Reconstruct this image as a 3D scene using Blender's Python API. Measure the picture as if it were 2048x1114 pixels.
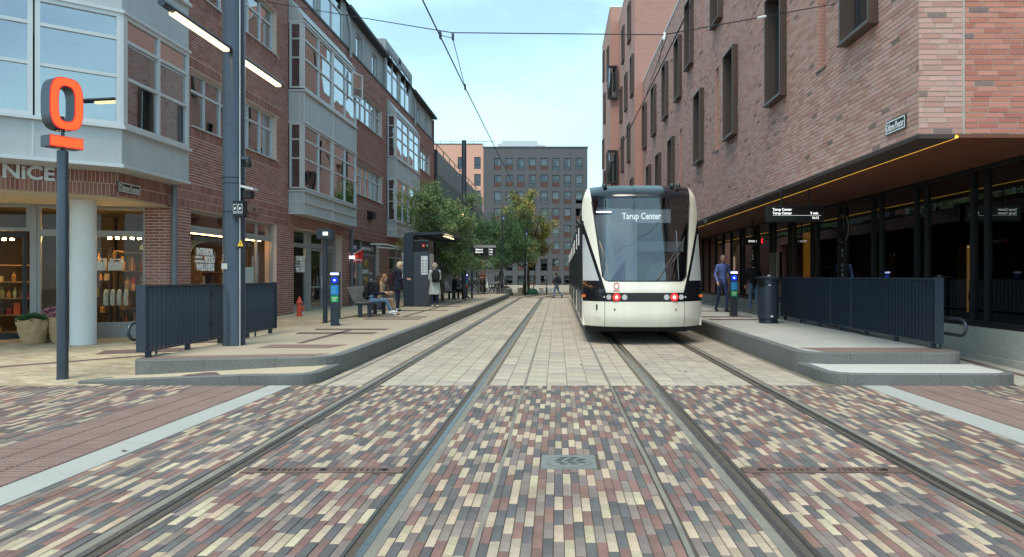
import bpy, bmesh, math, random
from mathutils import Vector, Matrix, noise as mnoise
random.seed(7)
R = math.radians
scene = bpy.context.scene
for o in list(bpy.data.objects): bpy.data.objects.remove(o)

# ---------------------------------------------------------------- camera
HC = 1.5
cam = bpy.data.cameras.new('camera'); camo = bpy.data.objects.new('camera', cam)
scene.collection.objects.link(camo); scene.camera = camo
camo.location = (0, 0, HC); camo.rotation_euler = (R(90), 0, 0)
cam.sensor_width = 36; cam.lens = 1450/2048*36
cam.shift_x = -91/2048; cam.shift_y = -5/2048
cam.clip_start = .05; cam.clip_end = 2000

# ---------------------------------------------------------------- sky, sun, exposure
SUN_EL, SUN_ROT = R(62), R(200)
w = bpy.data.worlds.new('World'); scene.world = w; w.use_nodes = True
nt = w.node_tree; nt.nodes.clear()
def N(t, typ, **kw):
    n = t.nodes.new(typ)
    for k, v in kw.items(): setattr(n, k, v)
    return n
sky = N(nt, 'ShaderNodeTexSky', sky_type='NISHITA', sun_disc=False)
sky.sun_elevation = SUN_EL; sky.sun_rotation = SUN_ROT; sky.air_density = 1.0; sky.dust_density = .6; sky.ozone_density = 1.0
tc = N(nt, 'ShaderNodeTexCoord')
mp = N(nt, 'ShaderNodeMapping'); mp.inputs['Scale'].default_value = (1.3, 1.0, 4.0)
no = N(nt, 'ShaderNodeTexNoise'); no.inputs['Scale'].default_value = 1.7; no.inputs['Detail'].default_value = 7; no.inputs['Roughness'].default_value = .55
rp = N(nt, 'ShaderNodeValToRGB'); rp.color_ramp.elements[0].position = .42; rp.color_ramp.elements[1].position = .66
rp.color_ramp.elements[0].color = (.34, .34, .34, 1); rp.color_ramp.elements[1].color = (.9, .9, .9, 1)
mx = N(nt, 'ShaderNodeMixRGB'); mx.inputs[2].default_value = (4.2, 7.0, 7.8, 1)
bg = N(nt, 'ShaderNodeBackground'); bg.inputs['Strength'].default_value = .094
out = N(nt, 'ShaderNodeOutputWorld')
L = nt.links.new
L(tc.outputs['Generated'], mp.inputs['Vector']); L(mp.outputs[0], no.inputs['Vector']); L(no.outputs['Fac'], rp.inputs[0])
L(rp.outputs[0], mx.inputs[0]); L(sky.outputs[0], mx.inputs[1]); L(mx.outputs[0], bg.inputs['Color']); L(bg.outputs[0], out.inputs['Surface'])
sl = bpy.data.lights.new('sun', 'SUN'); sl.energy = 1.35; sl.angle = R(28); sl.color = (1, .885, .755)
so = bpy.data.objects.new('sun', sl); scene.collection.objects.link(so)
sd = Vector((math.sin(SUN_ROT)*math.cos(SUN_EL), math.cos(SUN_ROT)*math.cos(SUN_EL), math.sin(SUN_EL)))
so.location = (0, 0, 60); so.rotation_euler = sd.to_track_quat('Z', 'Y').to_euler()
vs = scene.view_settings
vs.view_transform = 'Standard'; vs.look = 'None'; vs.gamma = 1; vs.use_curve_mapping = False; vs.exposure = 1.2
scene.render.engine = 'CYCLES'
scene.cycles.max_bounces = 8; scene.cycles.transparent_max_bounces = 16

# ---------------------------------------------------------------- materials
def s2l(c):
    f = lambda v: v/12.92 if v <= .04045 else ((v+.055)/1.055)**2.4
    return tuple(f(v/255) for v in c[:3])+(1,)
def mat(name, rgb, rough=.6, metal=0, noise=None, bump=None, attr=False, spec=.4, emis=None, es=0, obrand=0, streak=None, coat=0, lin=False):
    """noise=(scale, amount); bump=(scale, strength); attr reads the piece colour; streak=(scale, amount) vertical weathering"""
    m = bpy.data.materials.new(name); m.use_nodes = True; t = m.node_tree; b = t.nodes['Principled BSDF']; l = t.links.new
    col = tuple(rgb)+(1,) if lin else s2l(rgb)
    b.inputs['Base Color'].default_value = col; b.inputs['Roughness'].default_value = rough; b.inputs['Metallic'].default_value = metal
    b.inputs['Specular IOR Level'].default_value = spec
    if coat: b.inputs['Coat Weight'].default_value = coat; b.inputs['Coat Roughness'].default_value = .05
    cur = None
    c = N(t, 'ShaderNodeTexCoord')
    if attr:
        a = N(t, 'ShaderNodeAttribute', attribute_name='col'); cur = a.outputs['Color']
    def vary(fac, amt, lo=None):
        nonlocal cur
        mr = N(t, 'ShaderNodeMapRange'); mr.inputs[1].default_value = .25; mr.inputs[2].default_value = .75
        mr.inputs[3].default_value = 1-amt; mr.inputs[4].default_value = 1+amt; l(fac, mr.inputs[0])
        mm = N(t, 'ShaderNodeMixRGB', blend_type='MULTIPLY'); mm.inputs[0].default_value = 1
        if cur is None: mm.inputs[1].default_value = col
        else: l(cur, mm.inputs[1])
        l(mr.outputs[0], mm.inputs[2]); cur = mm.outputs[0]
    if noise:
        for k, (sc, am) in enumerate([noise] if not isinstance(noise[0], tuple) else noise):
            n = N(t, 'ShaderNodeTexNoise'); n.inputs['Scale'].default_value = sc; n.inputs['Detail'].default_value = 6; n.inputs['Roughness'].default_value = .6
            l(c.outputs['Object'], n.inputs['Vector']); vary(n.outputs['Fac'], am)
            if k == 0:
                mr = N(t, 'ShaderNodeMapRange'); mr.inputs[3].default_value = max(.02, rough-.12); mr.inputs[4].default_value = min(1, rough+.12)
                l(n.outputs['Fac'], mr.inputs[0]); l(mr.outputs[0], b.inputs['Roughness'])
    if streak:
        mpp = N(t, 'ShaderNodeMapping'); mpp.inputs['Scale'].default_value = (streak[0], streak[0], streak[0]*.06)
        n = N(t, 'ShaderNodeTexNoise'); n.inputs['Scale'].default_value = 1; n.inputs['Detail'].default_value = 5
        l(c.outputs['Object'], mpp.inputs[0]); l(mpp.outputs[0], n.inputs['Vector']); vary(n.outputs['Fac'], streak[1])
    if obrand:
        oi = N(t, 'ShaderNodeObjectInfo'); mr = N(t, 'ShaderNodeMapRange'); mr.inputs[1].default_value = 0; mr.inputs[2].default_value = 1
        mr.inputs[3].default_value = .25; mr.inputs[4].default_value = .75; l(oi.outputs['Random'], mr.inputs[0]); vary(mr.outputs[0], obrand)
    if cur is not None: l(cur, b.inputs['Base Color'])
    if bump:
        n = N(t, 'ShaderNodeTexNoise'); n.inputs['Scale'].default_value = bump[0]; n.inputs['Detail'].default_value = 5
        bp = N(t, 'ShaderNodeBump'); bp.inputs['Strength'].default_value = bump[1]; bp.inputs['Distance'].default_value = .02
        l(c.outputs['Object'], n.inputs['Vector']); l(n.outputs['Fac'], bp.inputs['Height']); l(bp.outputs[0], b.inputs['Normal'])
    if emis: b.inputs['Emission Color'].default_value = s2l(emis); b.inputs['Emission Strength'].default_value = es
    return m
def glass(name, tint=(.75, .8, .8), f0=.07, wave=0, wscale=2.2, rough=0.0):
    m = bpy.data.materials.new(name); m.use_nodes = True; t = m.node_tree; t.nodes.clear(); l = t.links.new
    tr = N(t, 'ShaderNodeBsdfTransparent'); tr.inputs[0].default_value = tint+(1,)
    gl = N(t, 'ShaderNodeBsdfGlossy'); gl.inputs['Roughness'].default_value = rough; gl.inputs['Color'].default_value = (.95, .97, 1, 1)
    lw = N(t, 'ShaderNodeLayerWeight'); lw.inputs['Blend'].default_value = .5
    pw = N(t, 'ShaderNodeMath', operation='POWER'); pw.inputs[1].default_value = 4.2
    ml = N(t, 'ShaderNodeMath', operation='MULTIPLY_ADD'); ml.inputs[1].default_value = 1-f0; ml.inputs[2].default_value = f0
    mxs = N(t, 'ShaderNodeMixShader'); o = N(t, 'ShaderNodeOutputMaterial')
    l(lw.outputs['Facing'], pw.inputs[0]); l(pw.outputs[0], ml.inputs[0]); l(ml.outputs[0], mxs.inputs[0])
    l(tr.outputs[0], mxs.inputs[1]); l(gl.outputs[0], mxs.inputs[2]); l(mxs.outputs[0], o.inputs['Surface'])
    if wave:
        c = N(t, 'ShaderNodeTexCoord'); n = N(t, 'ShaderNodeTexNoise'); n.inputs['Scale'].default_value = wscale; n.inputs['Detail'].default_value = .6
        bp = N(t, 'ShaderNodeBump'); bp.inputs['Strength'].default_value = wave; bp.inputs['Distance'].default_value = .05
        l(c.outputs['Object'], n.inputs['Vector']); l(n.outputs['Fac'], bp.inputs['Height']); l(bp.outputs[0], gl.inputs['Normal'])
    return m
def emit(name, rgb, s):
    m = bpy.data.materials.new(name); m.use_nodes = True; t = m.node_tree; t.nodes.clear()
    e = N(t, 'ShaderNodeEmission'); e.inputs[0].default_value = s2l(rgb); e.inputs[1].default_value = s
    o = N(t, 'ShaderNodeOutputMaterial'); t.links.new(e.outputs[0], o.inputs[0]); return m
def brickmat(name, c1, c2, cm, L_, H_, vertical_axis='Y'):
    """brick pattern for walls too far off for single bricks to be told apart"""
    m = mat(name, c1, .85); t = m.node_tree; b = t.nodes['Principled BSDF']
    g = N(t, 'ShaderNodeNewGeometry'); sx = N(t, 'ShaderNodeSeparateXYZ'); ad = N(t, 'ShaderNodeMath', operation='ADD'); cb = N(t, 'ShaderNodeCombineXYZ')
    t.links.new(g.outputs['Position'], sx.inputs[0]); t.links.new(sx.outputs[0], ad.inputs[0]); t.links.new(sx.outputs[1], ad.inputs[1])
    t.links.new(ad.outputs[0], cb.inputs[0]); t.links.new(sx.outputs[2], cb.inputs[1])
    br = N(t, 'ShaderNodeTexBrick'); br.inputs['Scale'].default_value = 1; br.inputs['Brick Width'].default_value = L_; br.inputs['Row Height'].default_value = H_
    br.inputs['Mortar Size'].default_value = .006; br.inputs['Color1'].default_value = s2l(c1); br.inputs['Color2'].default_value = s2l(c2); br.inputs['Mortar'].default_value = s2l(cm)
    t.links.new(cb.outputs[0], br.inputs['Vector']); t.links.new(br.outputs['Color'], b.inputs['Base Color'])
    bp = N(t, 'ShaderNodeBump'); bp.inputs['Strength'].default_value = .5; bp.inputs['Distance'].default_value = .01; bp.invert = True
    t.links.new(br.outputs['Fac'], bp.inputs['Height']); t.links.new(bp.outputs[0], b.inputs['Normal'])
    return m
M = {}
M['steel_dark'] = mat('dark painted steel', (46, 56, 68), .42, 0, ((3, .14), (40, .06)), None, streak=(9, .14))
M['mast'] = mat('mast paint', (72, 80, 90), .30, .45, (2, .1), None, streak=(6, .12))
M['black'] = mat('black plastic', (22, 23, 26), .45, 0, (5, .15))
M['rail'] = mat('worn rail steel', (150, 150, 150), .3, .9, (18, .15), (60, .05))
M['rail_dark'] = mat('rail groove', (38, 37, 36), .7, .2, (20, .4))
M['rail_lip'] = mat('rail lip', (104, 100, 96), .42, .7, (14, .25))
M['mortar_strip'] = mat('joint filler', (126, 121, 110), .85, 0, ((3, .22), (60, .1)), (90, .15))
M['concrete'] = mat('pale concrete', (172, 171, 164), .85, 0, ((.9, .12), (5, .08), (30, .08)), (50, .12))
M['concrete_worn'] = mat('worn concrete', (168, 166, 156), .85, 0, ((1.0, .2), (14, .12)), (40, .2))
M['granite'] = mat('dark granite', (106, 107, 105), .75, 0, ((70, .5), (1.1, .16)), (110, .25))
M['white_stone'] = mat('white strip stone', (164, 164, 158), .8, 0, ((.8, .07), (40, .08)), (60, .15))
M['paver'] = mat('clinker paver', (150, 130, 120), .78, 0, ((30, .16), (.55, .2), (3.5, .16)), (120, .3), attr=True)
M['slab'] = mat('tan slab', (188, 172, 142), .85, 0, ((22, .1), (.5, .15), (2.6, .13)), (90, .25), attr=True)
M['joint'] = mat('paving joint', (86, 78, 70), .95, 0, (9, .25), (80, .3))
M['joint_tan'] = mat('sand joint', (112, 100, 82), .95, 0, (9, .2), (80, .3))
M['tactile'] = mat('brown tactile', (128, 106, 97), .85, 0, ((1.5, .14), (50, .12)), (70, .25))
M['tactile_rib'] = mat('tactile rib', (144, 121, 111), .85, 0, ((2, .16), (50, .12)), (70, .25))
M['tactile_base'] = mat('tactile tile', (112, 88, 82), .85, 0, ((1.5, .14), (50, .12)), (70, .25), obrand=.12)
M['tactile_dark'] = mat('dark tactile', (104, 84, 80), .85, 0, ((3, .2), (60, .3)), (70, .4))
M['ground'] = mat('far paving', (150, 142, 126), .9, 0, ((.3, .12), (6, .08)), (30, .15))
M['brickL'] = mat('red brick', (125, 72, 62), .88, 0, ((45, .16), (.35, .1)), (110, .35), attr=True)
M['mortarL'] = mat('grey pink mortar', (206, 184, 172), .95, 0, (12, .1), (90, .3))
M['brickR'] = mat('pale red brick', (190, 130, 115), .88, 0, ((45, .1), (.3, .06)), (110, .35), attr=True)
M['mortarR'] = mat('pale mortar', (170, 156, 146), .95, 0, (12, .08), (90, .3))
M['zinc'] = mat('grey cladding panel', (176, 182, 184), .5, .15, ((1.1, .06), (20, .03)), streak=(5, .07))
M['alu'] = mat('aluminium frame', (196, 200, 202), .38, .25, (4, .05))
M['attic'] = mat('grey attic cladding', (152, 155, 156), .6, .1, (2, .08), streak=(5, .1))
M['roof_dark'] = mat('dark roof', (62, 66, 72), .6, .1, (3, .1))
M['frame_grey'] = mat('warm grey frame', (150, 152, 152), .45, .1, (4, .06))
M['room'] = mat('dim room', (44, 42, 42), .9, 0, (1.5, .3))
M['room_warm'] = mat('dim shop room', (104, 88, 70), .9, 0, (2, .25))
M['curtain'] = mat('pale curtain', (206, 208, 202), .9, 0, (6, .1))
M['curtain_dark'] = mat('green curtain', (86, 104, 98), .9, 0, (6, .2))
M['glassL'] = glass('window glass', (.50, .56, .57), .30, .22, .8)
M['glassS'] = glass('shop glass', (.9, .92, .92), .016, .03, 1.0)
M['glassR'] = glass('dark shop glass', (.3, .3, .3), .10, .02, .8)
M['glassC'] = glass('corner bay glass', (.55, .6, .62), .34, .03, .6)
M['glassT'] = glass('tram glass', (.55, .6, .64), .13, .03, .6)
M['boxframe'] = mat('brown metal window box', (84, 71, 65), .42, .3, (3, .08), streak=(6, .08))
M['soffit'] = mat('brown wood soffit', (112, 66, 44), .55, 0, ((3, .2), (30, .1)))
M['soffit_dark'] = mat('dark soffit band', (66, 50, 46), .6, 0, (4, .15))
M['led'] = emit('yellow led', (255, 206, 80), 1.2)
M['lamp'] = emit('warm lamp', (255, 224, 168), 1.6)
M['white_text'] = emit('lit white text', (240, 245, 240), .7)
M['white_print'] = mat('white print', (225, 228, 228), .6)
M['redsign'] = emit('lit orange red', (255, 92, 52), .75)
M['redrim'] = emit('lit red rim', (225, 20, 50), .5)
M['tram_white'] = mat('tram cream paint', (232, 229, 214), .22, 0, ((1.2, .03), (30, .015)), coat=.4, streak=(7, .05))
M['tram_black'] = mat('tram black', (24, 26, 32), .16, 0, (2, .1), coat=.5)
M['tram_side'] = mat('tram side glass', (18, 24, 28), .06, 0, (1, .2), coat=1)
M['tram_grey'] = mat('tram grey panel', (190, 194, 196), .3, .1, (2, .05))
M['tram_dim'] = mat('tram interior', (62, 64, 68), .8, 0, (2, .2))
M['tram_pale'] = mat('tram pale bulkhead', (214, 218, 220), .7)
M['tail'] = emit('tail lamp', (255, 40, 40), 2.2); M['tail_core'] = emit('tail core', (255, 200, 180), 3)
M['lens'] = mat('lamp lens', (190, 195, 198), .12, .4)
M['orange'] = mat('orange reflector', (230, 110, 30), .3)
M['bluescreen'] = emit('blue screen', (20, 60, 235), .8); M['cyanlabel'] = mat('cyan label', (30, 130, 200), .4); M['greenlabel'] = mat('green label', (40, 165, 90), .4)
M['hydrant'] = mat('hydrant red', (198, 82, 66), .55, 0, (8, .12), (30, .1))
M['wood_grey'] = mat('weathered slat', (122, 116, 112), .8, 0, ((9, .2), (60, .1)), (40, .2))
M['paper'] = mat('kraft paper', (178, 148, 112), .85, 0, (9, .1), (14, .9))
M['column'] = mat('white column', (214, 217, 216), .65, 0, (2, .05), (60, .05))
M['cream'] = mat('cream soffit', (196, 182, 158), .8, 0, (3, .08))
M['red'] = mat('red sign', (196, 34, 40), .45); M['yellow'] = mat('yellow sign', (235, 190, 40), .5)
M['signgreen'] = mat('sign dark green', (28, 48, 48), .45); M['signbrown'] = mat('sign dark brown', (52, 44, 38), .45)
M['leafA'] = mat('willow leaf', (86, 104, 74), .7, 0, (1.5, .35), attr=True)
M['bark'] = mat('bark', (92, 82, 70), .9, 0, (12, .25), (25, .5))
M['greenbag'] = mat('green tree bag', (26, 84, 62), .7, 0, (6, .25), (12, .5))
M['peach'] = mat('peach render', (204, 158, 138), .85, 0, (.4, .04)); M['darkwall'] = mat('dark grey wall', (86, 87, 90), .85, 0, (.35, .05), streak=(1, .04))
M['winred'] = mat('rust panel', (86, 60, 54), .7); M['winframe'] = mat('dark window frame', (46, 46, 50), .5)
M['glassF'] = glass('far window glass', (.6, .64, .66), .07, .1, .8)
M['slatgrey'] = mat('grey slat facade', (120, 124, 126), .6, .1, (1, .1), streak=(3, .12))
M['wire'] = mat('wire', (44, 52, 60), .5, .4)
M['white'] = mat('white paint', (222, 224, 222), .5, 0, (4, .05))
M['plaster'] = mat('shop goods', (150, 120, 90), .8, 0, (20, .3), attr=True)

# ---------------------------------------------------------------- helpers
COL = scene.collection
def project(p):
    y = max(p[1], .01); return 1115+1450*p[0]/y, 552-1450*(p[2]-HC)/y
class Frame:
    """wall frame: u along the wall, n outwards, z up"""
    def __init__(s, o, u, n):
        s.o = Vector((o[0], o[1], 0)); s.u = Vector((u[0], u[1], 0)).normalized(); s.n = Vector((n[0], n[1], 0)).normalized()
        s.flip = s.u.cross(s.n).z > 0
    def p(s, u, n, z): return s.o+s.u*u+s.n*n+Vector((0, 0, z))
    def rot(s): return math.atan2(s.u.y, s.u.x)
class MB:
    def __init__(s): s.v = []; s.f = []; s.m = []; s.c = []; s.cur = 0; s.col = (1, 1, 1)
    def face(s, idx): s.f.append(idx); s.m.append(s.cur); s.c.append(s.col)
    def quad(s, a, b, c, d):
        i = len(s.v); s.v += [tuple(a), tuple(b), tuple(c), tuple(d)]; s.face((i, i+1, i+2, i+3)); return s
    def hexa(s, P, flip=False, nob=False):
        i = len(s.v); s.v += [tuple(p) for p in P]
        F = [(0, 3, 2, 1), (4, 5, 6, 7), (0, 1, 5, 4), (1, 2, 6, 5), (2, 3, 7, 6), (3, 0, 4, 7)]
        if nob: F = F[1:]
        for q in F:
            q = tuple(i+k for k in q); s.face(q[::-1] if flip else q)
        return s
    def box(s, x0, x1, y0, y1, z0, z1, nob=False):
        return s.hexa([(x0, y0, z0), (x1, y0, z0), (x1, y1, z0), (x0, y1, z0), (x0, y0, z1), (x1, y0, z1), (x1, y1, z1), (x0, y1, z1)], nob=nob)
    def boxf(s, F, u0, u1, n0, n1, z0, z1):
        P = [F.p(u0, n0, z0), F.p(u1, n0, z0), F.p(u1, n1, z0), F.p(u0, n1, z0), F.p(u0, n0, z1), F.p(u1, n0, z1), F.p(u1, n1, z1), F.p(u0, n1, z1)]
        return s.hexa(P, flip=not F.flip)
    def prism(s, pts, z0, z1):
        """pts counter-clockwise (x,y); z1 may be a function of (x,y)"""
        i = len(s.v); n = len(pts); f = z1 if callable(z1) else (lambda x, y: z1)
        s.v += [(x, y, z0) for x, y in pts]+[(x, y, f(x, y)) for x, y in pts]
        s.face(tuple(i+n+k for k in range(n))); s.face(tuple(i+k for k in reversed(range(n))))
        for k in range(n): s.face((i+k, i+(k+1) % n, i+n+(k+1) % n, i+n+k))
        return s
    def cyl(s, a, b, r0, r1=None, n=12, cap=True):
        a = Vector(a); b = Vector(b); r1 = r0 if r1 is None else r1; d = (b-a).normalized()
        x = d.orthogonal().normalized(); y = d.cross(x); i = len(s.v)
        for p, r in ((a, r0), (b, r1)):
            for k in range(n):
                t = 2*math.pi*k/n; s.v.append(tuple(p+x*math.cos(t)*r+y*math.sin(t)*r))
        for k in range(n): s.face((i+k, i+(k+1) % n, i+n+(k+1) % n, i+n+k))
        if cap: s.face(tuple(i+k for k in reversed(range(n)))); s.face(tuple(i+n+k for k in range(n)))
        return s
    def tube(s, pts, r, n=10, closed=False):
        pts = [Vector(p) for p in pts]; i = len(s.v); m = len(pts); px = None
        for k, p in enumerate(pts):
            a = pts[(k-1) % m] if closed or k else p; b = pts[(k+1) % m] if closed or k < m-1 else p
            d = (b-a).normalized()
            if px is None: px = d.orthogonal().normalized()
            px = (px-d*px.dot(d)).normalized(); py = d.cross(px); rr = r[k] if isinstance(r, (list, tuple)) else r
            for q in range(n):
                t = 2*math.pi*q/n; s.v.append(tuple(p+px*math.cos(t)*rr+py*math.sin(t)*rr))
        for k in range(m if closed else m-1):
            k2 = (k+1) % m
            for q in range(n): s.face((i+k*n+q, i+k*n+(q+1) % n, i+k2*n+(q+1) % n, i+k2*n+q))
        if not closed: s.face(tuple(i+q for q in reversed(range(n)))); s.face(tuple(i+(m-1)*n+q for q in range(n)))
        return s
    def lathe(s, prof, c=(0, 0, 0), n=24, sx=1, sy=1):
        i = len(s.v); c = Vector(c)
        for r, z in prof:
            for k in range(n):
                t = 2*math.pi*k/n; s.v.append((c.x+math.cos(t)*r*sx, c.y+math.sin(t)*r*sy, c.z+z))
        for j in range(len(prof)-1):
            for k in range(n): s.face((i+j*n+k, i+j*n+(k+1) % n, i+(j+1)*n+(k+1) % n, i+(j+1)*n+k))
        s.face(tuple(i+k for k in reversed(range(n)))); j = len(prof)-1; s.face(tuple(i+j*n+k for k in range(n)))
        return s
    def grid(s, rows):
        i = len(s.v); n = len(rows[0])
        for r in rows: s.v += [tuple(p) for p in r]
        for a in range(len(rows)-1):
            for b in range(n-1): s.face((i+a*n+b, i+a*n+b+1, i+(a+1)*n+b+1, i+(a+1)*n+b))
        return s
    def mesh(s, name, mats, smooth=False, colattr=False):
        me = bpy.data.meshes.new(name); me.from_pydata(s.v, [], s.f)
        for m in (mats if isinstance(mats, (list, tuple)) else [mats]): me.materials.append(M[m] if isinstance(m, str) else m)
        if any(s.m): me.polygons.foreach_set('material_index', s.m)
        if smooth: me.polygons.foreach_set('use_smooth', [True]*len(s.f))
        if colattr:
            a = me.color_attributes.new('col', 'FLOAT_COLOR', 'CORNER'); d = []
            for f, c in zip(s.f, s.c): d += (list(c)[:3]+[1])*len(f)
            a.data.foreach_set('color', d)
        me.update(); return me
    def build(s, name, mats, parent=None, smooth=False, colattr=False, world=True, bevel=0, auto=True):
        me = s.mesh(name, mats, smooth, colattr)
        if bevel:
            bm = bmesh.new(); bm.from_mesh(me); bmesh.ops.remove_doubles(bm, verts=bm.verts, dist=1e-5)
            bmesh.ops.bevel(bm, geom=[e for e in bm.edges if len(e.link_faces) == 2 and e.calc_face_angle(0) > .5], offset=bevel, segments=2, affect='EDGES', clamp_overlap=True)
            bm.to_mesh(me); bm.free()
        if smooth and auto: me.set_sharp_from_angle(angle=R(40))
        return put(name, me, parent, world)
def wloc(o):
    v = Vector((0, 0, 0))
    while o is not None: v += o.location; o = o.parent
    return v
def put(name, data, parent=None, world=True):
    o = bpy.data.objects.new(name, data); COL.objects.link(o)
    if parent is not None:
        o.parent = parent
        if world: o.location = -wloc(parent)
    return o
def tag(o, label=None, cat=None, group=None, kind=None):
    if label: o['label'] = label
    if cat: o['category'] = cat
    if group: o['group'] = group
    if kind: o['kind'] = kind
    return o
def thing(name, label, cat, loc=(0, 0, 0), rz=0, group=None):
    o = bpy.data.objects.new(name, None); o.empty_display_size = .2; COL.objects.link(o); o.location = loc; o.rotation_euler = (0, 0, rz)
    return tag(o, label, cat, group)
def kids(o): return [c for c in bpy.data.objects if c.parent == o]
def dup(o, loc, rz, label=None, parent=None):
    c = o.copy(); COL.objects.link(c); c.parent = parent
    if parent is None: c.location = loc; c.rotation_euler = (0, 0, rz)
    if label: c['label'] = label
    for k in kids(o): dup(k, None, None, None, c)
    return c
def text(name, s, p, size, mats, parent=None, rz=0, ext=.004, align='LEFT', bold=0, sx=1.0, world=True, width=None):
    cu = bpy.data.curves.new(name, 'FONT'); cu.body = s; cu.size = size; cu.extrude = ext; cu.offset = bold; cu.align_x = align; cu.resolution_u = 3
    t = bpy.data.objects.new('tmp', cu); COL.objects.link(t)
    bpy.context.view_layer.update()
    me = bpy.data.meshes.new_from_object(t.evaluated_get(bpy.context.evaluated_depsgraph_get()))
    bpy.data.objects.remove(t); me.materials.clear(); me.materials.append(M[mats] if isinstance(mats, str) else mats)
    if width:
        xs_ = [v.co.x for v in me.vertices]; sx = width/(max(xs_)-min(xs_))
    me.transform(Matrix.Rotation(rz, 4, 'Z') @ Matrix.Rotation(R(90), 4, 'X') @ Matrix.Diagonal((sx, 1, 1, 1)))
    o = put(name, me, parent, world); o.location = Vector(o.location)+Vector(p); return o
def jit(c, a):
    k = 1+random.uniform(-a, a); return tuple(max(0, v*k*(1+random.uniform(-a, a)*.35)) for v in c[:3])
def smoothpath(pts, r=.4, n=6):
    """rounds the inner corners of a 2-d path"""
    P = [Vector((p[0], p[1], 0)) for p in pts]; o = [P[0]]
    for i in range(1, len(P)-1):
        a, b, c = P[i-1], P[i], P[i+1]; q = min(r, (a-b).length*.45, (c-b).length*.45)
        s, e = b+(a-b).normalized()*q, b+(c-b).normalized()*q
        for k in range(n+1):
            t = k/n; o.append(s*(1-t)**2+b*2*t*(1-t)+e*t*t)
    return [(p.x, p.y) for p in o+[P[-1]]]
# ================================================================ SETTING: ground, paving, tracks, platforms
YB = 9.93                                   # clinker paving meets the tan slabs
PZL, PZR = .278, .327                       # platform heights
XL, XR = -3.345, 3.73                       # platform edges
TL, TR, G = -1.81, 2.05, .745               # track centres, half rail spacing
def zs(y): return .28*min(1, max(0, (y-10)/10))
g = MB().box(-300, 300, -60, 420, -.4, -.051).build('ground', 'ground'); tag(g, kind='structure')

def pieces(parent, items, material, nm, rest, cap=300, h=.05, bev=.0):
    """items: (x0,x1,y0,y1,z,colour,full). The pieces that show largest become objects, the rest one mesh."""
    def size(t):
        x, y = (t[0]+t[1])/2, (t[2]+t[3])/2; px, py = project((x, y, 0))
        if not (20 < px < 2028 and py < 1100) or not t[6]: return 0
        return (t[1]-t[0])*(t[3]-t[2])/y**3
    order = sorted(items, key=size, reverse=True); n = 0; cache = {}; rb = MB()
    for t in order:
        x0, x1, y0, y1, z, c, full = t
        if n < cap and size(t) > 0:
            key = (round(x1-x0, 3), round(y1-y0, 3), c)
            if key not in cache:
                b = MB(); b.col = c; a, d = (x1-x0)/2, (y1-y0)/2; e = .0025
                b.hexa([(-a, -d, -h), (a, -d, -h), (a, d, -h), (-a, d, -h), (-a, -d, -e), (a, -d, -e), (a, d, -e), (-a, d, -e)], nob=True)
                del b.f[0], b.m[0], b.c[0]
                b.hexa([(-a, -d, -e), (a, -d, -e), (a, d, -e), (-a, d, -e), (-a+e, -d+e, 0), (a-e, -d+e, 0), (a-e, d-e, 0), (-a+e, d-e, 0)], nob=True)
                cache[key] = b.mesh(nm, material, colattr=True)
            o = put(nm, cache[key], parent, world=False); o.location = (((x0+x1)/2, (y0+y1)/2, z)); n += 1
        else:
            rb.col = c; rb.box(x0, x1, y0, y1, z-h, z, nob=True)
    o = rb.build(rest, material, parent, colattr=True); tag(o, kind='stuff')

CREAM, DARK, REDB, MAUVE = [s2l(c)[:3] for c in ((178, 160, 137), (95, 91, 90), (128, 99, 90), (130, 116, 108))]
VAR = [[jit(c, .12) for _ in range(9)] for c in (CREAM, DARK, REDB, MAUVE)]; PREV = {}
NARROW = [(-.462, -.438), (.708, .733), (-3.205, -3.175), (3.62, 3.65)]     # filler lines
RAILZ = []
for tcx in (TL, TR):
    RAILZ += [(tcx-G-.092, tcx-G+.1), (tcx+G-.1, tcx+G+.092)]
DRAINS = [(TL-G+.13, TL+G-.13, 5.52, 5.68), (TR-G+.13, TR+G-.13, 5.52, 5.68)]
MANH = (-.13, .31, 5.63, 6.07)
STRIPL, STRIPR = (-3.95, -3.63), (4.16, 4.52)
TACL, TACR = (-4.86, -3.955), (4.525, 5.44)
EXC = sorted(NARROW+RAILZ+[STRIPL, STRIPR, TACL, TACR])
base = MB().box(-12, 11, 1.5, YB, -.05, -.006).build('brick_paving', 'joint'); tag(base, kind='structure')
items = []
bw, bl, jt = .0555, .272, .0045
x = -11.0
while x < 10:
    x0, x1 = x, x+bw
    for a, b in EXC:
        if x0 < a < x1: x1 = a-.002
        elif x0 < b < x1: x0 = b+.002
    if x1-x0 > .012 and not any(a <= (x0+x1)/2 <= b for a, b in EXC):
        y = 2.2-random.random()*bl; lastk = -1; NOW = {}
        while y < YB-.01:
            y0, y1 = y, min(y+bl, YB-.003)
            y += bl+jt
            cx, cy = (x0+x1)/2, (y0+y1)/2
            if abs(cx) > 1.0*cy+1.2: continue
            skip = False
            for r_ in DRAINS+[MANH]:
                if r_[0]-.01 < cx < r_[1]+.01:
                    if y0 < r_[3] and y1 > r_[2]:
                        if y1 > r_[3]+.02: y0 = r_[3]+.003
                        elif y0 < r_[2]-.02: y1 = r_[2]-.003
                        else: skip = True
            if skip or y1-y0 < .02: continue
            full = abs(x1-x0-bw) < 1e-4 and abs(y1-y0-bl) < 1e-4
            wt = [1.12, 1.05, 1.0, .95]
            if lastk >= 0: wt[lastk] *= .22 if lastk == 0 else .5
            lk = PREV.get(int(cy/bl))
            if lk is not None: wt[lk] *= .35
            lastk = random.choices(range(4), wt)[0]; NOW[int(cy/bl)] = lastk
            items.append((x0, x1, y0, y1, random.uniform(-.0018, .0015), random.choice(VAR[lastk]), full))
        PREV = NOW
    x += bw+jt
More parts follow.
